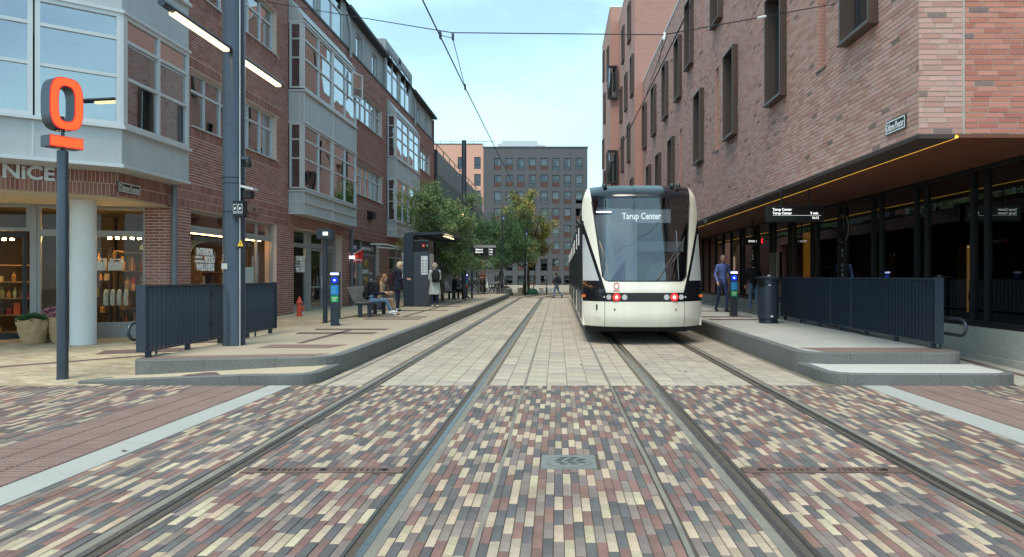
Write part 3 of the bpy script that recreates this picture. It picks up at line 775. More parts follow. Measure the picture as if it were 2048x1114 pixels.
# attic with small windows, gutter, tall glazed dormers
b = MB(); aw = []
DORM = [(22.6, 29.3), (36.0, 42.6)]
for y in (17.4, 20.2, 31.2, 33.9, 44.6, 47.4): aw.append((y, y+.95, 10.95, 12.0))
for c in wall_cells(12.9, Y1L, ZT, 12.35, aw): b.boxf(F, c[0], c[1], -.5, -.12, c[2], c[3])
at = b.build('attic', 'attic', LB)
MB().boxf(F, 12.9, Y1L+.05, -.13, .04, ZT+.001, ZT+.09).build('attic_sill', 'roof_dark', LB)
for y in (17.4, 20.2, 31.2, 33.9, 44.6, 47.4): window(F, LB, y, y+.95, 10.95, 12.0, 1, None, n0=-.26, fw=.06)
for a, c_ in [(12.9, 22.6), (29.3, 36.0), (42.6, Y1L+.15)]: MB().boxf(F, a, c_, -.2, .22, 12.352, 12.47).build('gutter', 'roof_dark', LB)
r_ = MB(); r_.quad(F.p(12.9, .15, 12.45), F.p(Y1L+.1, .15, 12.45), F.p(Y1L+.1, -4.2, 14.6), F.p(12.9, -4.2, 14.6)); r_.quad(F.p(12.9, -4.2, 14.6), F.p(Y1L+.1, -4.2, 14.6), F.p(Y1L+.1, -9, 12.2), F.p(12.9, -9, 12.2)); r_.build('roof', 'roof_dark', LB)
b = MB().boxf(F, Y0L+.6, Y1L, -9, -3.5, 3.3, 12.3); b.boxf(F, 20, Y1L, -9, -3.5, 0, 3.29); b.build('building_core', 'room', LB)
e_ = MB().boxf(F, Y1L, Y1L+.1, -9, 0, 0, 12.3).build('end_wall', brickmat('far red brick', (124, 72, 62), (114, 66, 58), (160, 135, 122), .24, .0667), LB)
for a, c_ in DORM:
    d = MB(); d.boxf(F, a, c_, -2.5, -.13, 13.15, 13.3); d.boxf(F, a, a+.12, -2.5, -.13, 12.35, 13.15); d.boxf(F, c_-.12, c_, -2.5, -.13, 12.35, 13.15)
    d.boxf(F, a, a+.35, -.119, .01, ZT+.1, 13.3); d.boxf(F, c_-.35, c_, -.119, .01, ZT+.1, 13.3); d.boxf(F, (a+c_)/2-.2, (a+c_)/2+.2, -.119, .01, ZT+.1, 13.3); d.boxf(F, a+.35, c_-.35, -.119, .01, 12.95, 13.3)
    do = d.build('dormer', 'attic', LB); um = (a+c_)/2
    for p_, q_ in ((a+.35, um-.2), (um+.2, c_-.35)): window(F, LB, p_, q_, ZT+.1, 12.95, 2, [ZT+1.2], n0=-.1, fw=.06)
# the corner bay and chamfered corner shop ------------------------------------------------
CD = Vector((-.766, -.643))                     # direction of the chamfer, going left
Bc = Vector((FX+.49, 13.45))                    # front corner of the bay
FC = Frame(Bc, CD, (.643, -.766))               # chamfer front of the bay: u to the left
CB = MB()
endp = Bc+CD*4.2
def prismpts(z0, z1, ins):
    # bay footprint inset from its front by ins
    n2 = Vector((.643, -.766)); a = Vector((FX+.49-ins, 15.9)); c = Bc-Vector((ins, -ins*.36)); e = endp-n2*ins
    return [(FX-.4, 15.9), (e.x-1.6, e.y+2.2), (e.x, e.y), (c.x, c.y), (a.x, a.y)], z0, z1
def cb_slab(z0, z1, ins, m, nm, par):
    p_, a, c_ = prismpts(z0, z1, ins); return MB().prism(p_, a, c_).build(nm, m, par)
cbo = cb_slab(3.56, 4.28, .03, 'zinc', 'bay', LB)
cb_slab(6.42, 7.43, .03, 'zinc', 'bay_panel', cbo); cb_slab(9.6, 10.72, .03, 'zinc', 'bay_panel', cbo)
for zz, ex in ((3.54, -.02), (4.25, -.055), (6.40, -.035), (7.42, -.05), (9.58, -.035)): cb_slab(zz-.03, zz+.03, ex, 'alu', 'ledge', cbo)
FBs = Frame((FX+.49-.08, 0), (0, 1), (1, 0))
FCs = Frame(Bc-Vector((.643, -.766))*.08, CD, (.643, -.766))
for z0, z1 in ((4.28, 6.37), (7.46, 9.55)):
    zt = [z0+.92, z0+1.62] if z0 < 6 else [z0+.92, z0+1.62]
    window(FBs, LB, 13.52, 15.86, z0, z1, 2, zt, n0=0, fw=.075, gm='glassC')
    u = .03
    for k in range(3): window(FCs, LB, u, u+1.3, z0, z1, 1, zt, n0=0, fw=.075, gm='glassC'); u += 1.33
    MB().prism([(Bc.x-.09, Bc.y+.06), (Bc.x-.03, Bc.y-.02), (Bc.x+.004, Bc.y+.01), (Bc.x+.003, Bc.y+.08)], z0, z1).build('post', 'alu', cbo)
    MB().boxf(Frame((FX, 15.9), (1, 0), (0, 1)), 0, .47, -.02, .003, z0, z1).build('end_panel', 'alu', cbo)
for pu in (1.36, 2.69):
    for za, zb in ((3.6, 4.2), (6.46, 7.38)): MB().boxf(FC, pu-.015, pu+.015, -.03, .003-.03+.006, za, zb).build('panel_seam', 'alu', cbo)
# room behind the corner bay
rb_ = MB(); rb_.box(-14, -8.9, 16.5, 16.6, 3.6, 10.6); rb_.build('interior_wall', 'room', LB)
MB().box(-8.9, FX-.36, 15.9, 16.6, 3.56, 10.7).build('return_wall', 'mortarL', LB)
# blinds seen low in the chamfer windows
for u in (.12, 1.45): MB().boxf(FCs, u, u+1.12, -.14, -.12, 4.36, 4.62).build('radiator', mat('pale ribbed radiator %g' % u, (200, 206, 208), .6), LB)
# fascia below the corner bay
A0 = Vector((FX, 14.1)); FF = Frame(A0, CD, (.643, -.766))
b = MB().boxf(FF, 0.0, 5.4, -.3, 0, 3.06, 3.75); fa = b.build('corner_fascia', 'mortarL', LB)
brickwall(FF, bricks(FF, 0.004, 5.4, 3.06, 3.75, [], .23, .0667, .013, pl, vert=True), fa, 'brickL', 0)
b = MB().boxf(F, 14.1, 15.99, -.3, 0, 3.06, 3.75); fa2 = b.build('street_fascia', 'mortarL', LB); brickwall(F, bricks(F, 14.1, 15.99, 3.06, 3.75, [], .23, .0667, .013, pl, vert=True), fa2, 'brickL', 0)
cs_ = MB().prism([(FX-.05, 16.0), (FX-1.2, 16.6), (-13.5, 15.4), (-12.7, 10.8), (FX-.1, 14.2)], 3.02, 3.058); cs_.build('corner_soffit', 'cream', LB)
# shopfront set back under the fascia
FD = Frame((FX-.55, 16.06), (-.94, -.34), (.34, -.94))
def sf(u0, u1, z0, z1, **k): return window(FD, LB, u0, u1, z0, z1, 1, n0=-.08, dep=.1, fw=.07, fm='frame_grey', gm='glassS', name='shop_window', **k)
sf(0, 2.05, .42, 2.42); sf(0, 2.05, 2.42, 3.02); sf(2.17, 3.6, 2.45, 3.02)
b = MB(); b.boxf(FD, 2.05, 2.17, -.1, .04, .15, 3.02); b.boxf(FD, 0, 2.05, -.1, .03, .15, .42); b.boxf(FD, 3.5, 3.62, -.1, .04, .15, 2.45); b.boxf(FD, 3.62, 5, -.1, .02, .15, 3.02); b.build('shopfront_frame', 'frame_grey', LB)
# open door leaf with pull handle
FDo = Frame(FD.p(2.24, .02, 0), (-.55, -.84), (.84, -.55)); dl = MB()
dl.boxf(FDo, 0, .8, 0, .05, .2, .32); dl.boxf(FDo, 0, .8, 0, .05, 2.3, 2.4); dl.boxf(FDo, 0, .07, 0, .05, .32, 2.3); dl.boxf(FDo, .73, .8, 0, .05, .32, 2.3)
do = dl.build('door', 'roof_dark', LB); MB().boxf(FDo, .06, .74, .02, .026, .31, 2.31).build('pane', 'glassS', do)
MB().tube([FDo.p(.66, .06, .95), FDo.p(.66, .13, .95), FDo.p(.66, .13, 1.4), FDo.p(.66, .06, 1.4)], .014).build('handle', 'alu', do, smooth=True)
b = MB(); b.prism([(-9.0, 16.6), (-9.0, 19.5), (-14, 19.5), (-14, 14.4), (-12.6, 14.9)], .02, .18); b.build('shop_floor', mat('shop floor', (120, 110, 96), .5), LB)
b = MB(); b.box(-14, -11.9, 19.4, 19.5, .18, 3.1); b.box(-14.1, -14, 14.4, 19.5, .18, 3.1); b.prism([(-8.92, 16.13), (-8.92, 19.5), (-14.1, 19.5), (-14.1, 14.6)], 3.06, 3.09); b.build('shop_room', 'room_warm', LB)
# column under the corner
col = MB(); col.lathe([(.232, 0), (.232, 2.9)], (-9.55, 14.6, .12), 32); col.build('column', 'column', LB, smooth=True)
# street shopfronts ------------------------------------------------------------------------
for k, s in enumerate(shops):
    u0, u1, z0, z1 = s
    if k == 0:
        window(F, LB, u0, u1, z0, 2.62, 2, None, n0=-.2, fm='frame_grey', gm='glassS', name='shop_window', split=[20.95]); window(F, LB, u0, u1, 2.63, z1, 2, None, n0=-.2, fm='frame_grey', gm='glassS', name='shop_window', split=[20.95])
    elif k == 1:
        window(F, LB, u0, 25.4, .42, 2.55, 1, None, n0=-.32, fm='frame_grey', gm='glassS', name='shop_window'); window(F, LB, u0, 25.4, 2.55, z1, 1, None, n0=-.32, fm='frame_grey', gm='glassS', name='shop_window')
        b = MB(); b.boxf(F, 25.4, 25.75, -.34, -.2, .25, z1); b.boxf(F, u0, 25.4, -.33, -.24, .25, .42); b.boxf(F, 25.75, u1, -.33, -.24, 2.5, 2.6); b.boxf(F, u1-.2, u1, -.33, -.24, .25, 2.5); b.build('shopfront_frame', 'frame_grey', LB)
        for a in (25.8, 27.2):
            dd = window(F, LB, a, a+1.35, .28, 2.48, 1, [1.1], n0=-.33, fm='frame_grey', gm='glassS', name='door'); MB().boxf(F, a+1.15, a+1.19, -.24, -.2, 1.0, 1.5).build('handle', 'alu', dd)
        window(F, LB, 25.75, u1, 2.6, z1, 2, None, n0=-.33, fm='frame_grey', gm='glassS', name='shop_window')
    else:
        um = u0+(u1-u0)*.42
        window(F, LB, u0, um-.1, .42, 2.5, 1, None, n0=-.22, fm='frame_grey', gm='glassS', name='shop_window'); window(F, LB, um+.1, u1, .42, 2.5, 1, None, n0=-.22, fm='frame_grey', gm='glassS', name='shop_window')
        b = MB(); b.boxf(F, um-.1, um+.1, -.24, -.1, .25, z1); b.boxf(F, u0, u1, -.23, -.12, .25, .42); b.build('shopfront_frame', 'frame_grey', LB)
        b = MB(); b.boxf(F, u0, um-.1, -.2, -.15, 2.5, z1); b.boxf(F, um+.1, u1, -.2, -.15, 2.5, z1); b.build('sign_panel', mat('sign panel %d' % k, (66, 66, 68), .5), LB)
# shop room partitions and pale shop interior
b = MB(); b.boxf(F, 19.5, 29, -3.29, -3.2, .2, 3.3)
for y in (22.4, 29.2): b.boxf(F, y, y+.1, -3.2, -.38, .2, 3.3)
b.boxf(F, 16.5, 49, -3.2, -.37, .1, .2)
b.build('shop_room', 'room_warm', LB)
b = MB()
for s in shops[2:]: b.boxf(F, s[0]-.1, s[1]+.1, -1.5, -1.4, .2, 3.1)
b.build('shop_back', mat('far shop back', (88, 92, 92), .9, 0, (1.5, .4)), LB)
# shop text
def ftext(s, u, z, size, m='white_print', n=.0, **k): return text('lettering', s, F.p(u, n, z), size, m, LB, R(90), **k)
ftext('INTERIOR', 17.46, 2.02, .225, n=-.14, bold=.012, width=.84); ftext('BOLIG', 17.86, 1.83, .225, n=-.14, bold=.012, width=.5); ftext('WELLNESS', 17.45, 1.64, .225, n=-.14, bold=.012, width=.92)
ftext('KAFFE & TE', 17.4, 1.93, .08, n=-.14, bold=.004, width=.32); ftext('DELIKATESSER', 17.38, 1.83, .08, n=-.14, bold=.004, width=.44)
ftext('INTERIOR', 24.42, 2.02, .225, n=-.25, bold=.012, width=.8); ftext('BOLIG', 24.78, 1.83, .225, n=-.25, bold=.012, width=.46); ftext('WELLNESS', 24.4, 1.64, .225, n=-.25, bold=.012, width=.86)
ftext('KAFFE & TE', 24.34, 1.93, .08, n=-.25, width=.3); ftext('DELIKATESSER', 24.32, 1.83, .08, n=-.25, width=.42)
ftext('Indgang', 30.5, 2.68, .28, n=-.148, bold=.004); ftext('Søndag & lørdag 8 - 22', 32.2, 2.68, .25, n=-.148, bold=.004, sx=.85)
# text on the far shop window film
fi = MB().boxf(F, 32.25, 34.6, -.178, -.172, .5, 2.45).build('window_film', mat('dark film', (58, 62, 64), .3), LB)
ftext('COMFORT', 32.4, 1.62, .24, n=-.168, bold=.008, sx=.9); ftext('Service', 33.55, 1.58, .18, n=-.168); ftext('Care', 32.6, 1.36, .13, n=-.168); ftext('- hele dagen', 33.6, 1.3, .13, n=-.168)
em = MB()
for s_ in (-1, 1):
    em.tube([F.p(33.0+.32*s_*(1-abs(t))**.9, -.165, 1.7+.55*t) for t in (-1, -.6, -.45)]+[], .02); em.tube([F.p(33.0+.32*s_*(1-abs(t))**.9, -.165, 1.7+.55*t) for t in (.45, .6, 1)], .02)
em.build('emblem', 'yellow', LB)
po = MB()
for (u, z, w_, h_) in ((31.1, 1.7, .3, .32), (31.2, 1.1, .28, .3), (30.4, .7, .5, .5)): po.boxf(F, u, u+w_, -.17, -.166, z, z+h_)
po.build('poster', mat('window posters', (150, 120, 118), .6), LB)
MB().boxf(F, 20.2, 20.75, -.148, -.142, .95, 1.75).build('poster', mat('notice sheet', (176, 184, 184), .6), LB)
lt = thing('shop_sign', 'silver NiCE letters on the corner brick fascia', 'sign', FF.p(1.7, .03, 3.3))
text('letters', 'NiCE', FF.p(1.80, .02, 3.265), .34, 'alu', lt, FF.rot()+math.pi, ext=.025, bold=.01, width=.77)
lt = thing('shop_sign', 'faint NiCE letters on the brick fascia behind the tall mast', 'sign', F.p(19.9, .02, 3.3))
text('letters', 'NiCE', F.p(19.75, .02, 3.26), .28, mat('dull letters', (150, 120, 112), .6), lt, R(90), ext=.02, bold=.008, sx=1.5)
def street_sign(label, p, rz, wd, h_, m_, txt_size):
    t = thing('street_sign', label, 'street sign', p); c, s = math.cos(rz), math.sin(rz); Fs = Frame((p[0], p[1]), (c, s), (s, -c))
    MB().boxf(Fs, -wd/2, wd/2, .0, .02, p[2]-h_/2, p[2]+h_/2).build('plate', m_, t)
    e = .018; b = MB()
    for q in ((-wd/2+.01, wd/2-.01, p[2]+h_/2-.01-e, p[2]+h_/2-.01), (-wd/2+.01, wd/2-.01, p[2]-h_/2+.01, p[2]-h_/2+.01+e), (-wd/2+.01, -wd/2+.01+e, p[2]-h_/2+.03, p[2]+h_/2-.03), (wd/2-.01-e, wd/2-.01, p[2]-h_/2+.03, p[2]+h_/2-.03)): b.boxf(Fs, q[0], q[1], .02, .023, q[2], q[3])
    b.build('border', 'white_print', t)
    text('lettering', 'Odeons Kvarter', Fs.p(0, .024, p[2]-txt_size*.36), txt_size, 'white_print', t, rz, align='CENTER', bold=.001, width=wd-.09, ext=.002)
street_sign('brown Odeons Kvarter street sign on the corner brick fascia', tuple(F.p(14.43, .014, 3.24)), R(90), .74, .2, 'signbrown', .165)
# ================================================================ RIGHT: brick building over a dark glass ground floor
XF, YE, ZS, XG = 5.0, 10.03, 3.464, 7.36
fbr = brickmat('far pale red brick', (178, 130, 117), (168, 122, 109), (182, 156, 144), .271, .0728)
RB = thing('brick_corner_building', 'pale red brick building with brown box windows above a dark glass ground floor', 'building', (XG, 12, .1))
FR = Frame((XF, 0), (0, 1), (-1, 0)); FE = Frame((XF, YE), (1, 0), (0, -1))
Y1R, ZP = 42.4, 12.8
W1 = [(11.29, 5.47), (15.8, 5.47), (20.08, 5.47), (24.74, 5.47), (30.85, 5.0), (34.9, 5.0), (38.6, 5.0)]
W2 = [(13.9, 9.35), (17.9, 9.35), (21.9, 9.35), (26.6, 9.35), (29.1, 8.75), (32.66, 8.75), (36.6, 8.75), (40.5, 8.75)]
HW, WW = 2.46, 1.2
SL = [(22.45, .42, 5.42, 8.0), (13.5, .45, 5.42, 8.0), (25.0, .35, 9.3, 11.8), (31.5, .35, 8.7, 11.0), (29.2, .42, 4.95, 7.47), (19.6, .4, 9.3, 11.8)]
op = [(u, u+WW, z, z+HW) for u, z in W1+W2]+[(u, u+w_, a, c) for u, w_, a, c in SL]
b = MB()
for c in wall_cells(YE+.0, Y1R, ZS, ZP, op): b.boxf(FR, c[0], c[1], -.35, 0, c[2], c[3])
wr = b.build('street_wall', 'mortarR', RB)
brickwall(FR, bricks(FR, YE, Y1R, ZS+.012, ZP, op, .271, .0728, .013, pr_, bond='wild'), wr, 'brickR', 170)
b = MB().boxf(FE, .352, 9, -.35, 0, ZS, ZP+.0); we = b.build('end_wall', 'mortarR', RB)
be = bricks(FE, -.006, .605, ZS+.012, ZP, [], .271, .0728, .0135, pr_, bond='wild')+bricks(FE, .63, 6, ZS+.012, ZP, [], .271, .0728, .0135, pe_, bond='wild')
brickwall(FE, be, we, 'brickR', 130)
MB().boxf(FE, .607, .628, 0, .004, ZS, ZP).build('movement_joint', 'concrete_worn', RB)
MB().boxf(FR, YE-.03, Y1R, -.4, .03, ZP+.001, ZP+.07).build('coping', 'white', RB)
# box windows
def boxwin(F, u, z, par, w_=WW, h_=HW, pj=.16, dp=.28, nm='window'):
    t = .05; b = MB()
    b.boxf(F, u, u+t, -dp, pj, z, z+h_); b.boxf(F, u+w_-t, u+w_, -dp, pj, z, z+h_); b.boxf(F, u+t, u+w_-t, -dp, pj, z+h_-t, z+h_); b.boxf(F, u+t, u+w_-t, -dp, pj, z, z+t)
    o = b.build(nm, 'boxframe', par)
    f = MB(); um = u+w_*.42; n0 = -.1
    f.boxf(F, u+t, u+t+.05, n0-.06, n0, z+t, z+h_-t); f.boxf(F, u+w_-t-.05, u+w_-t, n0-.06, n0, z+t, z+h_-t); f.boxf(F, um-.04, um+.04, n0-.06, n0, z+t, z+h_-t); f.boxf(F, u+t, u+w_-t, n0-.062, n0-.002, z+t, z+t+.05); f.boxf(F, u+t, u+w_-t, n0-.062, n0-.002, z+h_-t-.05, z+h_-t)
    f.build('frame', 'winframe', o)
    MB().boxf(F, um+.03, u+w_-t-.02, n0-.035, n0-.03, z+t, z+h_-t).build('pane', 'glassL', o)
    MB().boxf(F, u+t+.02, um-.03, n0-.05, n0-.02, z+t, z+h_-t).build('vent_panel', 'boxframe', o)
    MB().boxf(F, u-.02, u+w_+.02, -.02, pj+.03, z-.03, z-.003).build('sill', 'boxframe', o)
    return o
for u, z in W1+W2: boxwin(FR, u, z, RB)
for u, w_, a, c in SL:
    o = MB().boxf(FR, u, u+w_, -.2, -.17, a, c).build('slot_window', 'winframe', RB); MB().boxf(FR, u+.04, u+w_-.04, -.17, -.164, a+.05, c-.04).build('pane', 'glassL', o); rv = MB(); rv.boxf(FR, u+.001, u+.012, -.168, -.001, a, c); rv.boxf(FR, u+w_-.012, u+w_-.001, -.168, -.001, a, c); tag(rv.build('reveal_bricks', fbr, o), kind='stuff'); MB().boxf(FR, u-.02, u+w_+.02, -.16, .03, a-.04, a-.004).build('sill', 'boxframe', o)
MB().box(XF+.9, XF+1.0, YE+.4, Y1R, ZS+.2, ZP-.1).build('interior_wall', 'room', RB)
cu = MB()
for u, z in W1[:4]: cu.grid([[FR.p(u+.55+k*.05, -.36-.02*math.sin(k*1.7), zz) for k in range(9)] for zz in (z+.1, z+HW-.1)])
cu.build('curtains', 'curtain', RB); bpy.data.objects['curtains']['kind'] = 'stuff'
# roof, soffit
MB().box(XF+.35, 16, YE+.36, Y1R, ZP-.3, ZP-.1).build('roof', 'roof_dark', RB)
MB().box(XF-.0, XF+.5, YE, 60, ZS-.06, ZS-.001).build('soffit_band', 'soffit_dark', RB)
so_ = MB().box(XF+.56, XG+8, YE, 60, ZS-.05, ZS-.002).build('soffit', 'soffit', RB)
for x in [XF+.56+.2*k for k in range(1, 9)]: MB().box(x-.004, x+.004, YE+.01, 60, ZS-.053, ZS-.051).build('board_seam', 'soffit_dark', so_)
ld = thing('led_strip', 'long glowing yellow light strip under the brick overhang', 'lamp', (XF+.53, YE, ZS)); MB().box(XF+.515, XF+.55, YE+.01, 60, ZS-.045, ZS-.02).build('led_tube', 'led', ld)
# plinth and glazing
MB().box(XG-.1, 16, 8.6, 60, -.05, .616).build('plinth', 'concrete_worn', RB)
MB().box(XG-.16, XG-.1, 8.6, 60, -.05, .16).build('plinth_foot', 'concrete_worn', RB)
FG = Frame((XG, 0), (0, 1), (-1, 0)); y = 8.8; ys = []
k = 0
while y < 46:
    ys.append(y); y += (1.62, .42)[k % 2] if y < 30 else 1.5; k += 1
cw = MB(); cw.boxf(FG, 8.7, 60, -.1, .02, .617, .72); cw.boxf(FG, 8.7, 60, -.1, .02, ZS-.12, ZS-.06)
cwo = cw.build('curtain_wall', 'black', RB)
for a in ys: MB().boxf(FG, a-.022, a+.022, -.1, .02, .72, ZS-.12).build('mullion', 'black', cwo)
for a, c in zip(ys, ys[1:]): MB().boxf(FG, a+.03, c-.03, -.05, -.04, .71, ZS-.11).build('pane', 'glassR', cwo)
FGe = Frame((XG, 8.7), (1, 0), (0, -1))
cw = MB(); cw.boxf(FGe, 0, 9, -.1, .02, .617, .72); cw.boxf(FGe, 0, .1, -.1, .02, .72, ZS-.06); cw.boxf(FGe, 0, 9, -.1, 0, ZS-.12, ZS-.06); cw.build('curtain_wall', 'black', RB)
for a in (1.8, 3.6, 5.4): MB().boxf(FGe, a, a+.09, -.1, .02, .72, ZS-.12).build('mullion', 'black', cwo)
for a in (.1, 1.89, 3.69): MB().boxf(FGe, a, a+1.7, -.05, -.04, .72, ZS-.12).build('pane', 'glassR', cwo)
MB().box(XF, 16, 8.55, YE-.02, ZS-.06, ZS-.005).build('canopy', 'soffit_dark', RB) if False else None
rm = MB(); rm.box(XG+3.2, XG+3.3, 8.8, 60, .6, ZS); rm.box(XG, XG+3.2, 8.75, 60, ZS-.056, ZS-.052); rm.box(XG, XG+3.2, 8.75, 60, .612, .625)
rm.build('shop_room', mat('dark room', (36, 30, 29), .8, 0, (1, .3)), RB)
dm = MB(); dm.box(XG+.9, XG+.95, 9.4, 11.0, .63, 3.2); dm.build('display_panel', mat('dim green panel', (28, 52, 44), .7), RB)
dm = MB(); dm.box(XG+.7, XG+.75, 11.3, 13.2, .63, 2.9); dm.build('display_panel', mat('dim brown panel', (58, 34, 30), .7), RB)
for (y, z0, z1, wd) in ((14.05, .8, 2.1, .45), (17.1, .8, 2.05, .38), (17.9, .8, 2.05, .3)):
    t = thing('display_case', {14.05: 'lit pale yellow wall case behind the dark glass, right of the pair', 17.1: 'lit pale yellow wall case behind dark glass, right one of the pair', 17.9: 'lit pale yellow wall case behind dark glass, left one of the pair'}[y], 'display case', (XG+.8, y, z0), 0, 'lit cases')
    MB().box(XG+.7, XG+.74, y-wd/2, y+wd/2, z0, z1).build('case_back', mat('lit case %g' % y, (190, 158, 92), .7, emis=(200, 160, 80), es=.9), t)
    b = MB(); b.box(XG+.5, XG+.75, y-wd/2-.03, y-wd/2, z0, z1); b.box(XG+.5, XG+.75, y+wd/2, y+wd/2+.03, z0, z1); b.box(XG+.5, XG+.75, y-wd/2-.03, y+wd/2+.03, z1, z1+.04); b.box(XG+.5, XG+.75, y-wd/2-.03, y+wd/2+.03, z0-.04, z0); b.build('case_frame', 'black', t)
    MB().lathe([(.02, 0), (.035, .05), (.03, .2), (.05, .3), (.02, .5), (.03, .62)], (XG+.62, y-.05, z0), 12).build('figure', mat('case figure %g' % y, (88, 60, 40), .5), t, smooth=True)
    MB().box(XG+.6, XG+.64, y-.04, y+.04, z1-.05, z1-.02).build('case_lamp', 'lamp', t)
t = thing('lit_wall_panel', 'tall glowing orange yellow wall panel behind the dark glass', 'wall panel', (XG+.5, 22.6, .6)); MB().box(XG+.35, XG+.4, 21.9, 22.75, .64, 2.85).build('panel', mat('orange panel', (230, 170, 70), .7, emis=(232, 164, 50), es=.75), t); MB().box(XG+.4, XG+.46, 21.85, 22.8, .62, 2.9).build('backing', 'black', t)
t = thing('shop_emblem', 'round pale ring emblem with a line of letters down the dark glass', 'sign', (XG-.02, 18.8, 2.2))
MB().tube([(XG+.02, 18.75+.36*math.cos(a), 2.72+.36*math.sin(a)) for a in [k*math.pi/18 for k in range(36)]], .012, 6, True).build('ring', mat('pale ring', (140, 128, 118), .5), t)
for i, ch in enumerate('BY SIDSEN'):
    if ch != ' ': text('letter', ch, (XG+.02, 18.83, 2.12-i*.125), .11, 'white_print', t, R(-90), bold=.002, ext=.001)
# corner near-side doors: lit entrance notice
t = thing('entrance_notice', 'grey notice sheets on the glass door behind the litter bin', 'notice', (XG-.05, 24.8, .7)); MB().box(XG-.02, XG-.012, 24.5, 25.1, .75, 2.3).build('sheet', mat('grey notice', (122, 120, 112), .7), t); b = MB()
MB().box(XG-.03, XG-.022, 24.1, 24.35, 1.3, 2.3).build('narrow_sheet', mat('pale notice', (150, 150, 148), .7), t)
street_sign('dark Odeons Kvarter street sign on the right brick wall', tuple(FR.p(10.67, .012, 3.72)), R(-90), .62, .2, 'signgreen', .16)

# ---------------------------------------------------------------- taller brick volumes further along on the right
def volume(label, x, y0, y1, zt, wins, corner=()):
    t = thing('brick_block', label, 'building', (x, y0, 0)); Fv = Frame((x, 0), (0, 1), (-1, 0))
    cells = MB(); o_ = [(u, u+1.15, z, z+2.35) for u, z in wins]
    for c in wall_cells(y0, y1, 0, zt, o_): cells.boxf(Fv, c[0], c[1], -.4, 0, c[2], c[3])
    cells.build('street_wall', fbr, t); MB().box(x, x+9, y0-.01, y0+.0, 0, zt).build('end_wall', fbr, t)
    MB().box(x-.03, x+9, y0-.03, y1, zt+.001, zt+.1).build('coping', 'white', t); MB().box(x+.8, x+8.9, y0+.05, y1, .1, zt-.01).build('core', 'room', t)
    for u, z in wins: boxwin(Fv, u, z, t, 1.15, 2.35, .14, .25)
    Fe = Frame((x, y0), (1, 0), (0, -1))
    for z in corner:
        b = MB(); b.boxf(Fe, -.25, .5, 0, .35, z, z+.12); b.boxf(Fe, -.25, .5, 0, .35, z+2.3, z+2.42); b.boxf(Fe, -.25, -.15, 0, .35, z+.12, z+2.3); b.boxf(Fe, .42, .5, 0, .35, z+.12, z+2.3); o = b.build('corner_window', 'winframe', t)
        MB().boxf(Fe, -.15, .42, .2, .21, z+.12, z+2.3).build('pane', 'glassL', o); MB().boxf(Fe, -.1, .4, .05, .06, z+.12, z+2.0).build('blind', 'curtain', o)
    return t
volume('taller red brick block standing proud beyond the pale brick building', 4.53, 42.4, 53.4, 20.2,
       [(44.6, 16.1), (48.9, 16.1), (43.0, 12.35), (46.8, 12.35), (50.4, 12.35), (45.0, 8.68), (49.3, 8.68), (43.0, 5.0), (46.9, 5.0)], ())
volume('tallest red brick block at the far end of the right side', 3.9, 53.4, 63.0, 21.3,
       [(54.6, 16.5), (58.5, 14.0), (54.9, 8.6), (58.2, 7.6), (55.2, 5.0), (59.8, 17.8), (60.3, 10.6)], (14.5, 8.3))

t = thing('brick_block', 'set back brick block hidden beyond the tallest red brick block', 'building', (7.3, 63.2, 0)); cells = MB(); Fv = Frame((7.3, 0), (0, 1), (-1, 0)); hw = [(65+4.6*k+1.3*(j % 2), 4.5+3.6*j) for k in range(10) for j in range(4)]
for c in wall_cells(63.1, 116, 0, 20, [(u, u+1.2, z, z+2.3) for u, z in hw]): cells.boxf(Fv, c[0], c[1], -.4, 0, c[2], c[3])
cells.build('street_wall', fbr, t); MB().box(8.0, 15, 63.2, 116, .1, 19.9).build('core', 'room', t); MB().box(7.25, 15, 63.1, 116, 20.001, 20.1).build('coping', 'white', t)
# ================================================================ BACKGROUND
# grey slatted building beyond the brick offices
t = thing('slatted_building', 'low grey building with rows of vertical slats beyond the brick offices', 'building', (-8.45, 51, 0)); Fs = Frame((-8.45, 0), (0, 1), (1, 0))
MB().boxf(Fs, 50.6, 82, -8, -.5, 0, 10.2).build('core', 'roof_dark', t)
b = MB(); b.boxf(Fs, 50.5, 82, -.5, 0, 8.7, 10.3); b.build('parapet_band', 'slatgrey', t); MB().boxf(Fs, 50.5, 82, -.5, 0, 4.3, 6.0).build('middle_band', 'slatgrey', t); MB().boxf(Fs, 50.4, 50.75, -.5, .06, 0, 10.3).build('corner_post', 'roof_dark', t)
MB().boxf(Fs, 50.75, 82, -.32, -.3, 6.0, 8.7).build('window_band', 'glassF', t); MB().boxf(Fs, 50.75, 82, -.32, -.3, .3, 4.3).build('window_band', 'glassF', t)
y = 51.2
while y < 82:
    MB().boxf(Fs, y, y+.18, -.28, .05, 6.0, 8.7).build('slat', 'slatgrey', t); y += .75
y = 51.4
while y < 82:
    MB().boxf(Fs, y, y+.2, -.28, 0, .2, 4.3).build('slat', 'slatgrey', t); y += 1.5
MB().tube([(-8.5, 50.6, 10.75), (-8.5, 77, 10.75)], .03, 6).build('roof_rail', 'roof_dark', t)
for y in range(51, 77, 3): MB().cyl((-8.5, y, 10.3), (-8.5, y, 10.75), .03, n=6).build('rail_post', 'roof_dark', t)
